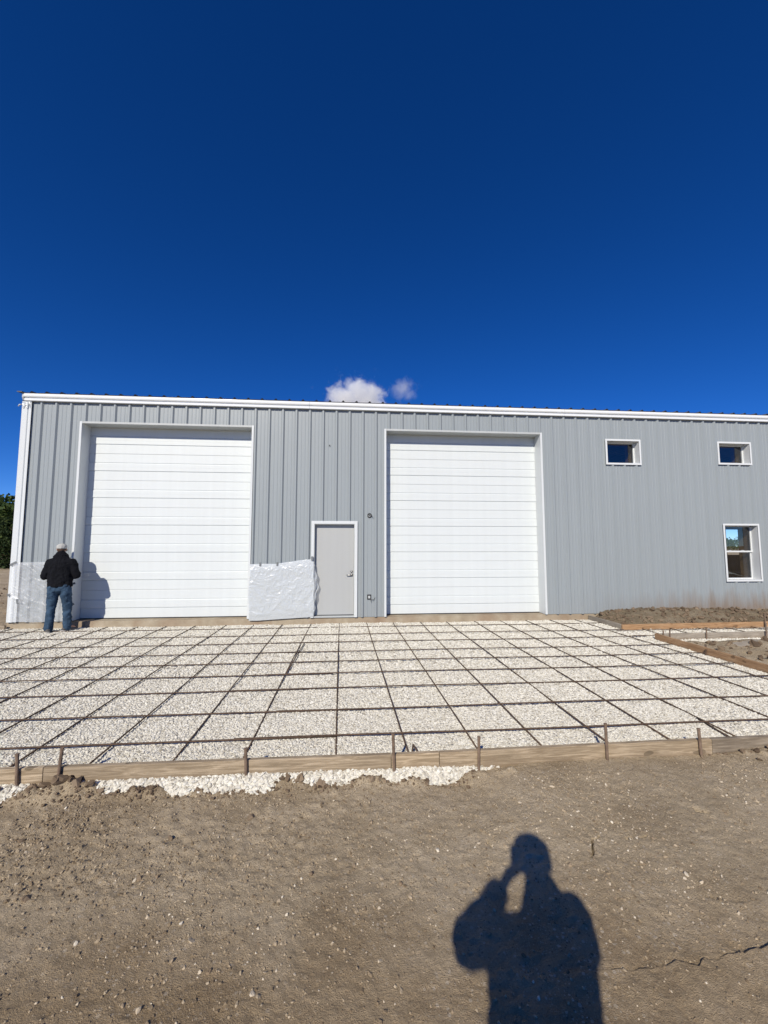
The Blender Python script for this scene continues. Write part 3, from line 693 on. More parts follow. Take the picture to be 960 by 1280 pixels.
# interior seen through the glass: lining behind the sheeting, a board partition, framing, ceiling
lin = MB(); IY = WD + .25
def lining(xa, xb, opens):
    xs = sorted({xa, xb, *[q for o in opens for q in (o[0]-.035, o[1]+.035)]})
    for p, q in zip(xs[:-1], xs[1:]):
        iv = [(0, 4.7)]
        for a, b, c, d in opens:
            if a - .035 <= (p+q)/2 <= b + .035:
                nv = []
                for s, e in iv:
                    if d + .035 <= s or c - .035 >= e: nv.append((s, e)); continue
                    if c - .035 > s: nv.append((s, c - .035))
                    if d + .035 < e: nv.append((d + .035, e))
                iv = nv
        for s, e in iv: lin.quad((p, IY, s), (q, IY, s), (q, IY, e), (p, IY, e))
lining(11.7, X1 - .3, WINS)
lin.build('interior_lining', M['inside'], bld)
MB().box((17.35, IY + .03, 0), (17.47, 1.02, 2.75)).build('partition_wall', M['osb'], bld)
MB().box((11.7, IY + .01, 2.75), (28.5, 7.5, 2.95)).build('upper_floor', M['osb'], bld)
MB().box((11.62, IY, 0), (11.7, DEPTH - .2, 4.7)).build('partition_wall', M['osb'], bld)
mb = MB(); xx = 18.2
sp_ = [5.9 + 1.22*i for i in range(3)]
for yy in sp_: mb.box((17.36, yy, 0), (17.45, yy + .09, 2.75))
mb.build('wall_stud', M['buck'], bld)

# -------- outlet holes with wires
def knockout(cx, cz, square):
    mb = MB(); pts = []
    if square:
        for (u, v) in ((-.045, -.055), (.045, -.055), (.045, .055), (-.045, .055)): pts.append((u, v))
    else:
        for k in range(12): pts.append((.052*math.cos(k*math.pi/6)*(1 + .1*math.sin(3*k)), .056*math.sin(k*math.pi/6)))
    n = len(pts)
    vs = [(cx + u, -.014, cz + v) for u, v in pts] + [(cx + u*.55, -.015, cz + v*.55) for u, v in pts] + [(cx + u, -.0005, cz + v) for u, v in pts]
    mb.add(vs, [(i, (i+1) % n, n + (i+1) % n, n + i) for i in range(n)] + [(i, 2*n+i, 2*n+(i+1) % n, (i+1) % n) for i in range(n)])
    o = mb.build('electrical_box', M['black'], bld)
    MB().quad(*[(cx + u*.57, -.010, cz + v*.57) for u, v in pts]).build('cover_plate', M['soffit'], o)
    w = MB()
    if square: w.tube([(cx + .03, -.016, cz - .03), (cx + .04, -.05, cz - .055), (cx + .07, -.045, cz - .05), (cx + .10, -.04, cz - .06), (cx + .12, -.05, cz - .03), (cx + .13, -.05, cz - .005)], .006, 6).tube([(cx + .02, -.016, cz - .04), (cx + .035, -.04, cz - .075), (cx + .045, -.04, cz - .11)], .005, 6)
    else: w.tube([(cx - .01, -.012, cz), (cx + .02, -.05, cz + .01), (cx + .055, -.06, cz - .015), (cx + .07, -.055, cz - .02)], .007, 6).tube([(cx, -.012, cz + .01), (cx - .02, -.05, cz + .04), (cx - .035, -.05, cz + .035)], .006, 6)
    w.build('wire', M['wire'], o)
knockout(7.172, 2.285, False); knockout(7.168, .445, True)
MB().tube([(6.246, 0.01, 3.897), (6.246, -.03, 3.897)], .012, 8).build('screw_head', M['black'], bld)

# ------------------------------------------------------------------ plastic sheets
def wrinkle(U, V, s=1.0, seed=0):
    s = s*1.02
    r = 0*U
    for k, (wl, am, an) in enumerate(((.42, .007, .5), (.24, .007, -.7), (.15, .008, .2), (.10, .007, 1.1), (.065, .0048, -.3), (.04, .003, .8))):
        c, sn = math.cos(an), math.sin(an); u = U*c + V*sn; v = -U*sn + V*c
        w = vn(u + .25*vn(U, V, wl*1.7, seed+50+k), v*.3 + .2*vn(U, V, wl*2, seed+70+k), wl, seed + k)
        r = r + am*(1 - np.abs(w)**.8)*s
    return r
t = empty('plastic_sheet', (5.25, -.05, 0), 'crumpled opaque white plastic sheet taped over the wall beside the grey entry door', 'plastic sheet', 'plastic sheets taped to the wall')
nu, nv = 150, 130; U, V = np.meshgrid(np.linspace(0, 1, nu), np.linspace(0, 1, nv))   # V=0 top
xl = 4.535 + .012*np.sin(V*9); xr = np.interp(V, [0, .2, .5, .8, 1], [5.905, 5.925, 5.94, 5.945, 5.95]) + .008*np.sin(V*17)
zt = np.interp(U, [0, .2, .4, .6, .8, 1], [1.19, 1.20, 1.195, 1.235, 1.275, 1.30]); zb = np.interp(U, [0, .12, .3, .5, .8, 1], [-.03, -.035, -.02, -.005, .015, .03])
Xs = xl + (xr - xl)*U; Zs = zt + (zb - zt)*V
edge = np.minimum(1, np.minimum(V, 1-V)*9)
yy = -.040 - wrinkle(Xs, Zs, 1.0, 7)*(.35 + .65*edge) - .006*np.sin(np.pi*V)
mb = MB(); mb.grid(Xs, yy, Zs, True); mb.build('sheet', M['poly'], t, True)
# loose edge curling out over the door opening
U2, V2 = np.meshgrid(np.linspace(0, 1, 16), np.linspace(0, 1, 70)); wd_ = np.interp(V2, [0, .15, .3, .45, .6, .8, 1], [.005, .05, .085, .11, .075, .05, .012]) + .012*np.sin(V2*31)
mb = MB(); mb.grid(5.925 + U2*wd_, -.062 + .035*U2**2 + .012*np.sin(U2*7 + V2*19) - .01*vn(U2, V2, .12, 9), 1.22 - 1.19*V2, True); mb.build('loose_edge', M['film2'], t, True)
for px_, pz_ in ((4.76, 1.20), (5.13, 1.205)): MB().box((px_ - .02, -.064, pz_ - .055), (px_ + .02, -.058, pz_ + .03)).build('tape_strip', M['tape'], t)
MB().box((5.87, -.082, 1.27), (5.915, -.068, 1.36)).build('tape_strip', M['tape'], t)

t = empty('plastic_sheet', (.3, -.05, 0), 'clear plastic film taped between the corner trim and the left overhead door', 'plastic sheet', 'plastic sheets taped to the wall')
nu, nv = 120, 120; U, V = np.meshgrid(np.linspace(0, 1, nu), np.linspace(0, 1, nv))
xl = -.31 + 0*V; xr = .90 + .01*np.sin(V*7)
zt = np.interp(U, [0, .1, .4, .7, 1], [1.20, 1.245, 1.255, 1.25, 1.245]); zb = .012 + .01*np.sin(U*11)
Xs = xl + (xr - xl)*U; Zs = zt + (zb - zt)*V
yy = -.046 - 1.5*wrinkle(Xs*.9 + .5*Zs + 3, Zs*.8 + .35*Xs, 1.0, 27)
mb = MB(); mb.grid(Xs, yy, Zs, True); mb.build('sheet', M['film'], t, True)
for p, q, mt in (((-.36, -.075, 1.19), (-.24, -.075, 1.255), 'tape'), ((-.37, -.075, .565), (-.30, -.075, .585), 'tape'), ((-.29, -.08, .555), (-.15, -.08, .49), 'tape_white'), ((-.17, -.082, .49), (-.15, -.082, .39), 'tape'),
                 ((.87, -.075, .79), (.95, -.075, .81), 'tape'), ((.86, -.08, .31), (.95, -.08, .385), 'tape')):
    MB().bar(p, q, .006, .042, up=(0, 0, 1)).build('tape_strip', M[mt], t)
# sheet lying crumpled on the inside of the lower window
U, V = np.meshgrid(np.linspace(0, 1, 40), np.linspace(0, 1, 24))
mb = MB(); mb.grid(15.97 + .75*U, WD + .05 + .26*V, .80 + .15*np.sin(np.pi*U**.7)*(.45+.55*V) + 1.2*wrinkle(U*.7, V*.3, 1.0, 4), False)
o = mb.build('plastic_sheet', M['poly'], None, True)
tag(o, 'crumpled white plastic lying inside on the sill of the lower sash window', 'plastic sheet')

# ------------------------------------------------------------------ formwork
def plank(p, q, mat, parent, h=.140, t=.038, name='plank'):
    p, q = Vector(p), Vector(q); L = (q - p).length; c = (p + q)/2
    me = bpy.data.meshes.new(name); bm = bmesh.new(); bmesh.ops.create_cube(bm, size=1.0)
    bmesh.ops.scale(bm, vec=(L, t, h), verts=bm.verts); bm.to_mesh(me); bm.free()
    o = link(name, me, mat, parent, False, .003)
    off = Vector(root_loc(parent)); d = (q - p).normalized()
    o.location = c - off - Vector((0, 0, h/2)); o.rotation_euler = d.to_track_quat('X', 'Z').to_euler()
    return o
def stake(x, y, z0, z1, parent, lean=(0, 0), r=.0118):
    mb = MB(); mb.tube([(x - lean[0], y - lean[1], z0), (x, y, (z0+z1)/2), (x + lean[0], y + lean[1], z1)], r, 8); mb.tube([(x + lean[0], y + lean[1], z1 - .012), (x + lean[0]*1.02, y + lean[1], z1)], r*1.2, 8)
    return mb.build('stake', M['stake'], parent, False)
f = empty('form_board', (6.7, -6.0, -.17), 'long weathered lumber form board edging the front of the gravel pad', 'form board', 'timber forms round the gravel')
YB = -6.0
ends = [(1.2, -.035, -5.985), (4.47, -.030, -5.985), (7.035, -.031, -6.018), (7.415, -.030, -6.02), (9.75, -.030, -6.0), (12.42, -.030, -5.985)]
tint = ['lumber', 'lumber', 'lumber', 'lumber', 'lumber']
for (a, za, ya), (b, zb, yb), mt in zip(ends[:-1], ends[1:], tint): plank((a + .002, ya, za), (b - .002, yb, zb), M[mt], f)
for sx, top, lx in ((4.31, .085, -.012), (4.585, .115, .02), (5.935, .065, -.01), (7.055, .135, -.008), (7.725, .085, .006), (8.80, .145, -.004), (9.63, .072, -.012), (2.6, .08, .01), (11.3, .1, .01)):
    stake(sx, np.interp(sx, [e[0] for e in ends], [e[2] for e in ends]) - .036, -.42, top, f, (lx, 0))
f = empty('form_board', (12.4, -.6, -.17), 'short grey form board running out from the wall beside the dirt heap', 'form board', 'timber forms round the gravel')
plank((12.33, -.03, -.03), (12.365, -1.14, -.03), M['lumber_grey'], f)
stake(12.40, -.75, -.35, -.02, f)
f = empty('form_board', (14, -1.1, -.17), 'orange pine form board at the foot of the dirt heap, far side of the walk', 'form board', 'timber forms round the gravel')
plank((12.35, -1.165, -.030), (15.9, -1.125, -.028), M['lumber_orange'], f); plank((15.905, -1.125, -.028), (19.5, -1.08, -.028), M['lumber_grey'], f)
stake(15.57, -1.19, -.35, .16, f); stake(13.9, -1.095, -.35, -.03, f)
f = empty('form_board', (14, -2.05, -.17), 'grey brown form board along the near side of the narrow walk, with thin stakes', 'form board', 'timber forms round the gravel')
plank((12.45, -2.07, -.03), (16.2, -2.02, -.03), M['lumber_grey'], f); plank((16.205, -2.02, -.03), (19.5, -1.98, -.03), M['lumber_grey'], f)
for sx, tp in ((12.50, .035), (12.63, .05), (13.36, .075), (14.58, .125), (16.3, .1)): stake(sx, -2.105, -.38, tp, f, (.004, 0), .012)
f = empty('form_board', (12.43, -4, -.17), 'reddish brown form board along the right edge of the rebar pad', 'form board', 'timber forms round the gravel')
plank((12.408, -2.03, -.03), (12.425, -5.965, -.03), M['lumber_orange'], f)
for sy in (-3.05, -4.5): stake(12.465, sy, -.38, .0, f, (0, 0), .013)
MB().bar((12.388, -3.14, -.155), (12.388, -3.14, -.055), .05, .012, up=(0, 1, 0)).build('stake', M['rust'], f)
f = empty('form_board', (-2, -.1, -.17), 'dark form board left of the building corner', 'form board', 'timber forms round the gravel')
plank((-.36, -.08, -.045), (-4.2, -.06, -.045), M['lumber'], f)
# loose plank lying on the soil behind the walk
o = plank((12.75, -2.72, -.145), (14.05, -2.50, -.10), M['lumber_grey'], None, .035, .16, 'loose_plank')
tag(o, 'loose weathered plank lying on the soil near the walk form', 'plank')
o.rotation_euler = (R(8), R(-3), R(9.5))
o = plank((-9.5, 3.6, -.1), (-3.2, 3.1, -.08), M['lumber_grey'], None, .14, .04, 'loose_plank')
tag(o, 'dark plank lying on the ground left of the building corner', 'plank')

# ------------------------------------------------------------------ rebar
rb = empty('rebar_mat', (6.5, -3, -.125), 'grid of rusty rebar laid over the white gravel pad', 'rebar grid')
rng = np.random.default_rng(11)
RZ = -.126
def rebar(p, q, parent, r=.0078, wob=.003):
    p, q = Vector(p), Vector(q); n = max(2, int((q - p).length/.6)); d = (q-p).normalized(); sd_ = Vector((-d.y, d.x, 0))
    ph = rng.uniform(0, 6.28); pts = []
    for i in range(n + 1):
        t_ = i/n; pts.append(p + (q-p)*t_ + sd_*wob*(math.sin(t_*5.1 + ph) + .5*rng.uniform(-1, 1)) + Vector((0, 0, .004*math.sin(t_*9 + ph*2))))
    return MB().tube(pts, r, 6).build('rebar', M['rust'], parent, True)
near = {-4: 4.064, -3: 4.664, -2: 5.301, -1: 5.848, 0: 6.60, 1: 7.200, 2: 7.797, 3: 8.366, 4: 8.975, 5: 9.56, 6: 10.20}
for k in range(-16, 10):
    xf = 6.50 + .6096*k; xn = near.get(k, 6.56 + .6096*k + (.1 if k > 6 else 0))
    if xf > 12.33: continue
    rebar((xn, -5.955, RZ), (xf + .02*rng.uniform(-1, 1), -.06 if xf > -.4 else -.5, RZ + .006), rb)
rows = [-.483, -1.20, -1.83, -2.49, -3.06, -3.64, -4.226, -4.88, -5.475]
for i, yr in enumerate(rows):
    sk = .015*rng.uniform(-1, 1)
    lap = 5.6 + .9*((i*37) % 10)/10
    rebar((-4, yr + .03, RZ + .010), (lap + .45, yr + sk, RZ + .010), rb); rebar((lap - .45, yr + sk + .012, RZ + .011), (12.34, yr - .03, RZ + .010), rb)
# lapped and loose ends
rebar((5.93, -1.9, RZ + .01), (5.87, -3.6, RZ + .01), rb, wob=.004); rebar((10.17, -5.40, RZ + .008), (10.10, -5.93, RZ + .008), rb, wob=.002)
for (a, b) in (((7.215, -5.90, RZ), (7.25, -5.76, RZ + .035)), ((7.29, -5.93, RZ + .01), (7.25, -5.76, RZ + .035)), ((8.70, -5.93, RZ - .01), (8.66, -5.91, RZ + .035)), ((7.83, -5.93, RZ), (7.82, -5.91, RZ + .03))):
    MB().tube([a, b], .0075, 6).build('rebar', M['rust'], rb)
rb2 = empty('rebar_mat', (15, -1.6, -.125), 'narrow strip of rebar in the gravel walk between two form boards', 'rebar grid')
for yr in (-1.36, -1.83): rebar((12.1, yr, RZ + .014), (19.3, yr + .05, RZ + .014), rb2)
for k in range(11): rebar((12.78 + .62*k, -1.17, RZ), (12.80 + .62*k, -2.03, RZ), rb2)

# ------------------------------------------------------------------ people
def hull_cap(bm, p0, r0, p1, r1, seg=10):
    """tapered capsule: hull of two ellipsoids"""
    vs = []
    for p, r in ((p0, r0), (p1, r1)):
        r = (r, r, r) if isinstance(r, (int, float)) else r
        for i in range(seg // 2 + 1):
            th = math.pi*i/(seg//2)
            for j in range(seg if 0 < i < seg//2 else 1):
                ph = 2*math.pi*j/seg
                vs.append(bm.verts.new((p[0] + r[0]*math.sin(th)*math.cos(ph), p[1] + r[1]*math.sin(th)*math.sin(ph), p[2] + r[2]*math.cos(th))))
    res = bmesh.ops.convex_hull(bm, input=vs)
    dead = [g for g in res['geom_interior'] if isinstance(g, bmesh.types.BMVert)]
    if dead: bmesh.ops.delete(bm, geom=dead, context='VERTS')
def organic(name, shapes, mat, parent, voxel=.01, smooth=4, wr=None):
    """one continuous skin over a set of capsules"""
    bm = bmesh.new()
    for s in shapes: hull_cap(bm, *s)
    me = bpy.data.meshes.new(name + '_raw'); bm.to_mesh(me); bm.free()
    tmp = bpy.data.objects.new('tmp', me); COL.objects.link(tmp)
    m = tmp.modifiers.new('r', 'REMESH'); m.mode = 'VOXEL'; m.voxel_size = voxel
    m = tmp.modifiers.new('s', 'SMOOTH'); m.iterations = smooth; m.factor = .5
    dg = bpy.context.evaluated_depsgraph_get(); dg.update()
    out = bpy.data.meshes.new_from_object(tmp.evaluated_get(dg)); out.name = name
    bpy.data.objects.remove(tmp); bpy.data.meshes.remove(me)
    if wr:
        n = len(out.vertices); co = np.empty(n*3, np.float32); out.vertices.foreach_get('co', co); co = co.reshape(-1, 3)
        no = np.empty(n*3, np.float32); out.vertices.foreach_get('normal', no); no = no.reshape(-1, 3)
        a = np.arctan2(co[:, 1], co[:, 0])*.25
        d = sum(am*(1 - 2*np.abs(vn(a + .3*co[:, 0] + .1*vn(co[:, 0], co[:, 2], .2, 80+k), co[:, 2]*1.6 + co[:, 0]*(.6 if k % 2 else -.6), wl, 90 + k))) for k, (wl, am) in enumerate(wr))
        co = co + no*d[:, None]; out.vertices.foreach_set('co', co.astype(np.float32).reshape(-1)); out.update()
    out.materials.clear()
    return link(name, out, mat, parent, True)
def hand(w, fwd, pal, side, curl=.9):
    """palm, four jointed fingers, thumb from the side of the palm; w wrist, fwd finger direction, pal palm normal, side thumb direction"""
    w, f, p, s = Vector(w), Vector(fwd).normalized(), Vector(pal).normalized(), Vector(side).normalized()
    sh = [(w, .026, w + f*.045 + s*.018, .022), (w, .024, w + f*.075 - s*.022, .016), (w + f*.04 + s*.02, .017, w + f*.085 + s*.026, .014), (w + f*.04, .018, w + f*.09, .014)]
    for k, (o, L, r) in enumerate(((.029, .040, .0095), (.010, .045, .0098), (-.010, .041, .0094), (-.029, .032, .0085))):
        q = w + f*(.088 - abs(o - .01)*.25) + s*o; a = .25
        for j, fl in enumerate((1, .72, .55)):
            a += curl*(.42 if j == 0 else .75); e = q + (f*math.cos(a) + p*math.sin(a))*L*fl
            sh.append((q, r*(1 - .08*j), e, r*(.92 - .08*j))); q = e
    q = w + f*.03 + s*.024
    for d, L, r in (((f*.55 + s*.75 + p*.25), .042, .0125), ((f*.85 + s*.25 + p*.45), .034, .0108), ((f*.9 + p*.5), .026, .0095)):
        e = q + d.normalized()*L; sh.append((q, r, e, r*.92)); q = e
    return sh
def person(loc, yaw, label, J, mats, beanie=False):
    """J: joints in local metres, +Y is where the body faces"""
    root = empty('person', loc, label, 'person'); root.rotation_euler = (0, 0, yaw)
    base = root.location.copy()
    V_ = {k: Vector(v) for k, v in J.items() if isinstance(v, tuple)}
    hd, nk, ch, pv = V_['head'], V_['neck'], V_['chest'], V_['pelvis']
    F = V_['face'].normalized(); Rt = F.cross(Vector((0, 0, 1))).normalized(); Up = Rt.cross(F)
    H = lambda x, y, z: hd + Rt*x + F*y + Up*z
    body = [(H(0, .0, .035), (.074, .090, .078), H(0, .015, -.03), (.066, .078, .07)), (H(0, .045, -.055), .044, H(0, .068, -.10), .026),
            (H(0, .085, .01), .012, H(0, .112, -.022), .014), (H(-.034, .088, -.075), .010, H(.034, .088, -.075), .010), (H(-.04, .082, .03), .013, H(.04, .082, .03), .013),
            (H(-.078, -.005, .01), (.010, .018, .030), H(-.082, -.008, .012), (.006, .014, .024)), (H(.078, -.005, .01), (.010, .018, .030), H(.082, -.008, .012), (.006, .014, .024)),
            (H(0, -.02, -.06), .056, nk, .060), (nk, .062, ch + Vector((0, 0, .08)), (.15, .09, .06)),
            (ch, (.15, .095, .12), pv, (.145, .095, .09))]
    for s in 'LR':
        body += [(V_['sho'+s], .055, V_['elb'+s], .040), (V_['elb'+s], .040, V_['wri'+s], .027), (ch + Vector((0, 0, .06)), .07, V_['sho'+s], .055),
                 (V_['hip'+s], .085, V_['kne'+s], .056), (V_['kne'+s], .055, V_['ank'+s], .038), (V_['ank'+s], .038, V_['ank'+s] + V_['toe'+s]*.14 - Vector((0, 0, .045)), .032)]
        body += hand(V_['wri'+s], V_['hf'+s], V_['hp'+s], V_['ht'+s], J.get('curl', (.9,))[0] if isinstance(J.get('curl'), tuple) else .9)
    organic('body', body, mats['skin'], root, .0065, 3)
    for sx in (-1, 1):
        e = organic('eye', [(H(.031*sx, .080, .008), .0115, H(.031*sx, .081, .008), .0115)], M['eye'], root, .004, 1)
        MB().tube([H(.031*sx, .0905, .008), H(.031*sx, .0925, .008)], .0055, 10).build_local('pupil', M['black'], root, e)
    organic('hair', [(H(0, -.022, .03), (.080, .084, .078), H(0, -.045, -.03), (.070, .052, .05))], M['hair'], root, .008, 3)
    if beanie:
        organic('knit_hat', [(H(0, -.015, .06), (.106, .118, .070), H(0, -.02, .01), (.108, .115, .05))], mats['top'], root, .008, 3)
    else:
        c = [(H(0, -.022, .066), (.092, .106, .060), H(0, -.024, .025), (.093, .106, .03))]
        for a_ in (-.05, 0, .05): c.append((H(a_, .08, .045), (.03, .03, .008), H(a_*.8, .165 - abs(a_)*.4, .032), (.03, .03, .007)))
        cp = organic('cap', c, mats['cap'], root, .007, 3)
        MB().tube([H(0, -.022, .122), H(0, -.022, .131)], .008, 8).build_local('cap_button', mats['cap'], root, cp)
    # jacket or shirt
    W_ = J.get('wide', 1.0)
    tr_ = J.get('trap', .235)
    jk = [(ch + Vector((0, .0, .10)), (.19, .125, .09), ch, (.215*W_, .145, .14)), (ch, (.215*W_, .145, .14), V_['hem'], (.215*W_, .15, .05)), (nk + Vector((0, -.02, .0)), (.085, .09, .05), ch + Vector((0, 0, .09)), (tr_, .11, .06)), (nk + Vector((0, -.01, -.03)), (.085, .085, .045), nk + Vector((0, -.012, .035)), (.082, .086, .028)),
          (nk + Vector((0, -.075, -.02)), (.10*J.get('hood', 1), .05, .05), nk + Vector((0, -.085, -.085)), (.12*J.get('hood', 1), .045, .05)), (nk, .09*min(1, tr_/.17), ch + Vector((.02 if tr_ < .17 else 0, 0, .11)), (min(.19, tr_*.95), .11, .07))]
    for s in 'LR':
        sh, el, wr_ = V_['sho'+s], V_['elb'+s], V_['wri'+s]
        jk += [(ch + Vector((0, 0, .10)), .11, sh, .082), (sh, .082, el, .072), (el, .074, el + (wr_-el)*.80, .056)]
    organic('jacket', jk, mats['top'], root, .011, 4, [(.16, .008), (.09, .006), (.05, .003)])
    # trousers
    tr = [(V_['hem'] + Vector((0, 0, .02)), (.19, .13, .05), pv + Vector((0, 0, -.06)), (.19, .135, .08))]
    for s in 'LR':
        hp, kn, an = V_['hip'+s], V_['kne'+s], V_['ank'+s]
        tr += [(hp + Vector((0, -.01, .02)), (.108, .120, .10), hp + (kn-hp)*.45, .096), (hp + (kn-hp)*.45, .096, kn, .080), (kn, .080, an + Vector((0, 0, .03)), .072), (an + Vector((0, 0, .03)), .074, an + Vector((0, -.005, -.015)), .072)]
    organic('trousers', tr, mats['legs'], root, .011, 4, [(.14, .008), (.08, .006), (.045, .003)])
    for s in 'LR':
        an, tv = V_['ank'+s], V_['toe'+s]; g = Vector((an.x, an.y, an.z - .075))
        sho = organic('shoe', [(g - tv*.065 + Vector((0, 0, .03)), (.042, .042, .03), g + tv*.02 + Vector((0, 0, .045)), (.046, .046, .045)), (g + tv*.03 + Vector((0, 0, .035)), (.046, .046, .035), g + tv*.17 + Vector((0, 0, .018)), (.046, .05, .022))], mats['shoe'], root, .008, 2)
        so = organic('sole', [(g - tv*.07 + Vector((0, 0, .002)), (.044, .044, .013), g + tv*.175 + Vector((0, 0, .002)), (.048, .05, .012))], mats['sole'], root, .007, 1)
        so.parent = sho
    return root
def build_local(s, name, mat, root, parent):
    me = bpy.data.meshes.new(name); me.from_pydata(s.v, [], s.f); me.update(); return link(name, me, mat, parent)
MB.build_local = build_local

worker = dict(wide=1.06, trap=.20, pelvis=(0, 0, .90), chest=(-.01, .02, 1.26), hem=(0, .0, .91), neck=(-.03, .07, 1.53), head=(-.055, .125, 1.630), face=(-.1, .92, -.40),
    shoL=(-.195, .02, 1.365), shoR=(.185, .02, 1.365), elbL=(-.270, .02, 1.10), elbR=(.262, .03, 1.11), wriL=(-.15, .29, 1.16), wriR=(.10, .30, 1.14),
    hfL=(.5, .8, .2), hpL=(.3, .1, -.9), htL=(.6, -.2, .6), hfR=(-.6, .75, .1), hpR=(-.3, .1, -.9), htR=(-.5, -.2, .7),
    hipL=(-.10, 0, .86), hipR=(.10, 0, .86), kneL=(-.130, .02, .48), kneR=(.135, .04, .48), ankL=(-.135, -.03, .085), ankR=(.155, .04, .085), toeL=(-.25, .95, 0), toeR=(.6, .8, 0))
person((.885, -.44, -.115), R(12), 'man in black jacket, blue jeans and pale cap standing back to camera beside left door', worker,
       dict(skin=M['skin'], cap=M['cap'], top=M['jacket'], legs=M['denim'], shoe=M['shoe'], sole=M['sole']))

photog = dict(wide=1.12, trap=.12, pelvis=(.02, -.22, 1.08), hood=.5, chest=(.035, -.20, 1.48), hem=(.02, -.21, 1.08), neck=(.065, -.19, 1.77), head=(.040, -.17, 1.915), face=(-.05, 1, -.08),
    shoL=(-.155, -.17, 1.59), shoR=(.225, -.18, 1.66), elbL=(-.242, -.03, 1.50), elbR=(.275, -.08, 1.48), wriL=(-.085, -.060, 1.725), wriR=(.115, -.05, 1.75),
    hfL=(.6, .15, .8), hpL=(.85, .1, -.4), htL=(.3, -.7, .5), hfR=(-.5, .1, .85), hpR=(-.85, .1, -.4), htR=(-.3, -.7, .5),
    hipL=(-.11, -.22, 1.02), hipR=(.11, -.22, 1.02), kneL=(-.14, -.20, .56), kneR=(.14, -.20, .56), ankL=(-.15, -.24, .085), ankR=(.15, -.24, .085), toeL=(-.2, .97, 0), toeR=(.2, .97, 0))
person((6.687, -9.385, -.25), 0.0, 'person holding up a phone, standing where their shadow starts on the bare soil', photog,
       dict(skin=M['skin'], cap=M['cap'], top=M['navy'], legs=M['denim'], shoe=M['shoe'], sole=M['sole']), beanie=True)
ph = empty('phone', (6.709, -9.376, 1.55), 'dark phone held upright in both hands of the person taking the picture', 'phone')
me = bpy.data.meshes.new('phone_body'); bm = bmesh.new(); bmesh.ops.create_cube(bm, size=1); bmesh.ops.scale(bm, vec=(.075, .008, .155), verts=bm.verts); bm.to_mesh(me); bm.free()
b_ = link('phone_body', me, M['phone'], ph, False, .003)
MB().box((6.676, -9.371, 1.575), (6.700, -9.3695, 1.615)).build('camera_bump', M['black'], ph)
MB().box((6.676, -9.3810, 1.477), (6.742, -9.3802, 1.623)).build('screen', M['black'], ph)

# ------------------------------------------------------------------ trees
def tree(loc, hgt, crown_r, seed, label, leaf, n=4200, group=None, low=.02):
    rg = np.random.default_rng(seed); t = empty('tree', loc, label, 'tree', group); L = Vector(loc)
    mb = MB(); h0 = hgt*.36; top = L + Vector((.2*rg.normal(), .2*rg.normal(), hgt*.8))
    mb.tube([L + Vector((0, 0, -.4)), L + Vector((.06, 0, h0*.5)), L + Vector((-.05, .08, h0)), top], [hgt*.034, hgt*.027, hgt*.021, hgt*.006], 8)
    cl = []
    for k in range(10):
        a = rg.uniform(0, 6.28); s = L + Vector((0, 0, h0*rg.uniform(.5, 1.35))); rr = crown_r*rg.uniform(.5, .95)
        e = s + Vector((rr*math.cos(a), rr*math.sin(a), hgt*rg.uniform(.12, .42))); m_ = (s+e)/2 + Vector((0, 0, -.1*hgt*rg.uniform(0, .5)))
        mb.tube([s, m_, e], [hgt*.013, hgt*.009, hgt*.003], 6); cl.append((e, crown_r*rg.uniform(.28, .5)))
    mb.build('trunk', M['bark'], t, True)
    for k in range(16):
        a = rg.uniform(0, 6.28); rr = crown_r*math.sqrt(rg.uniform(0, .75)); cl.append((L + Vector((rr*math.cos(a), rr*math.sin(a), hgt*rg.uniform(low, .93)*(1 - .12*rr/crown_r))), crown_r*rg.uniform(.22, .46)))
    cl.append((L + Vector((0, 0, hgt*.92)), crown_r*.3))
    C_ = np.array([tuple(c) for c, _ in cl]); Rr = np.array([r for _, r in cl]); w = Rr**2; idx = rg.choice(len(cl), n, p=w/w.sum())
    d = rg.normal(size=(n, 3)); d /= np.linalg.norm(d, axis=1)[:, None]; P = C_[idx] + d*(Rr[idx]*rg.uniform(.55, 1.08, n))[:, None]*np.array([1, 1, .8])
    u = rg.normal(size=(n, 3)); u /= np.linalg.norm(u, axis=1)[:, None]; v = np.cross(u, rg.normal(size=(n, 3))); v /= np.linalg.norm(v, axis=1)[:, None]
    sz = crown_r*rg.uniform(.035, .075, n)[:, None]
    Q = np.stack([P - u*sz, P + v*sz*.6, P + u*sz, P - v*sz*.6], 1).reshape(-1, 3) - np.array(loc)
    me = bpy.data.meshes.new('crown'); me.from_pydata(Q.tolist(), [], np.arange(n*4).reshape(-1, 4).tolist()); me.update(); link('crown', me, leaf, t)
    return t
tree((-22.6, 30.5, -.3), 6.6, 3.2, 1, 'dense green tree nearest the left edge behind the building corner', M['leaf'], 5200, 'trees left of the building')
tree((-20.6, 29.0, -.3), 5.0, 2.3, 2, 'lower dark tree closest to the building corner at the left edge', M['leaf_dark'], 3600, 'trees left of the building')
tree((-26.2, 29.5, -.3), 7.4, 3.4, 3, 'tall tree outside the left edge of the row', M['leaf'], 4200, 'trees left of the building')
tree((-23.2, 34.5, -.3), 6.4, 3.2, 4, 'dark tree standing behind the dense green tree at the left', M['leaf_dark'], 4200, 'trees left of the building')
tree((-20.2, 27.6, -.3), 2.6, 2.0, 31, 'low dark bush at the foot of the trees by the building corner', M['leaf_dark'], 2600, 'trees left of the building')
tree((-22.9, 28.2, -.3), 3.0, 2.2, 32, 'low bush at the foot of the dense green tree at the left edge', M['leaf_dark'], 2600, 'trees left of the building')
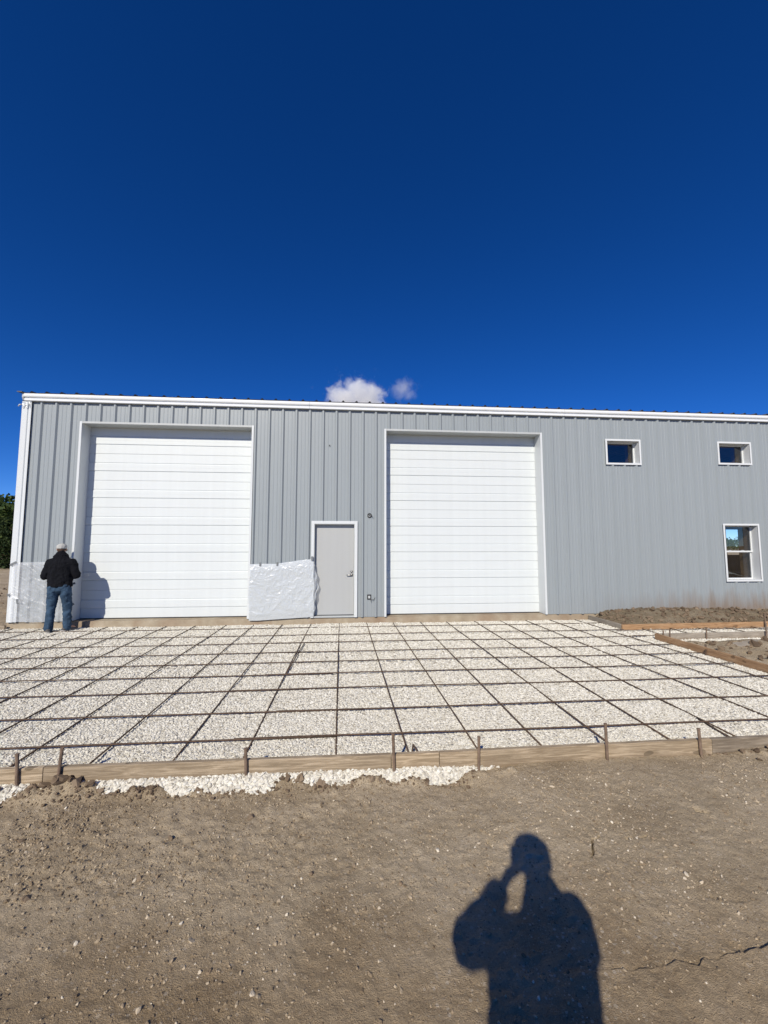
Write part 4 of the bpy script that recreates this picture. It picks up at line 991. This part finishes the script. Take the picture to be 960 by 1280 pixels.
for i, (tx, ty, hh) in enumerate(((124, 118, 4.5), (132, 119, 4.9), (115, 116, 4.0), (141, 121, 4.6))):
    tree((tx, ty, -.3), hh, 4.6, 20 + i, ['second nearest of the distant trees seen through the lower sash window', 'tallest middle distant tree behind the building', 'lowest and nearest of the distant trees behind the building', 'farthest right of the distant trees behind the building'][i], M['leaf'], 1800, 'trees behind the building')

# ------------------------------------------------------------------ clouds
def cloud(d, dist, blobs, label, dens, seed):
    c = CAM + Vector(d).normalized()*dist
    n = NT('cloud_vapour'); g = n.n('ShaderNodeTexCoord'); o_ = g.outputs['Object']
    f1 = n.noise(.042, 7, .66, vec=o_, dist=.6)
    at = n.n('ShaderNodeVolumePrincipled'); at.inputs['Color'].default_value = (1, 1, 1, 1); at.inputs['Anisotropy'].default_value = 0.0
    # soft falloff from the middle of each puff
    acc = None
    for (bx, by, bz, rx, rz) in blobs:
        mp = n.n('ShaderNodeMapping'); mp.vector_type = 'POINT'; mp.inputs['Location'].default_value = (-bx/rx, -by/rx, -bz/rz); mp.inputs['Scale'].default_value = (1/rx, 1/rx, 1/rz); n.l(o_, mp.inputs[0])
        ln = n.n('ShaderNodeVectorMath', operation='LENGTH'); n.l(mp.outputs[0], ln.inputs[0])
        q = n.math('SUBTRACT', 1.0, ln.outputs['Value'], True); acc = q if acc is None else n.math('MAXIMUM', acc, q)
    dd = n.math('MULTIPLY', n.math('SUBTRACT', n.math('ADD', n.math('MULTIPLY', acc, .85), n.math('MULTIPLY', f1, 1.5)), .98, True), dens)
    n.l(dd, at.inputs['Density']); n.l(at.outputs[0], n.out.inputs['Volume'])
    xs = [b[0]-b[3] for b in blobs] + [b[0]+b[3] for b in blobs]; ys = [b[1]-b[3] for b in blobs] + [b[1]+b[3] for b in blobs]; zs = [b[2]-b[4] for b in blobs] + [b[2]+b[4] for b in blobs]
    bm = bmesh.new(); bmesh.ops.create_icosphere(bm, subdivisions=3, radius=1)
    cx, cy, cz = (min(xs)+max(xs))/2, (min(ys)+max(ys))/2, (min(zs)+max(zs))/2
    for v in bm.verts: v.co = Vector((cx + v.co.x*(max(xs)-min(xs))*.66, cy + v.co.y*(max(ys)-min(ys))*.66, cz + v.co.z*(max(zs)-min(zs))*.66))
    me = bpy.data.meshes.new('cloud'); bm.to_mesh(me); bm.free()
    o = link('cloud', me, n.m); o.location = c; tag(o, label, 'cloud', 'small clouds over the roof')
    return o
cloud((.0158, .9334, .352), 1000, [(-28, 0, -12, 58, 48), (22, 5, -8, 62, 52), (0, 0, 14, 44, 36), (52, 0, -30, 38, 30)], 'larger white puffy cloud just above the roof edge', .15, 1)
cloud((.1238, .9231, .367), 1000, [(0, 0, 0, 38, 34), (14, 0, -14, 26, 22)], 'small faint wisp of cloud right of the larger cloud', .03, 2)
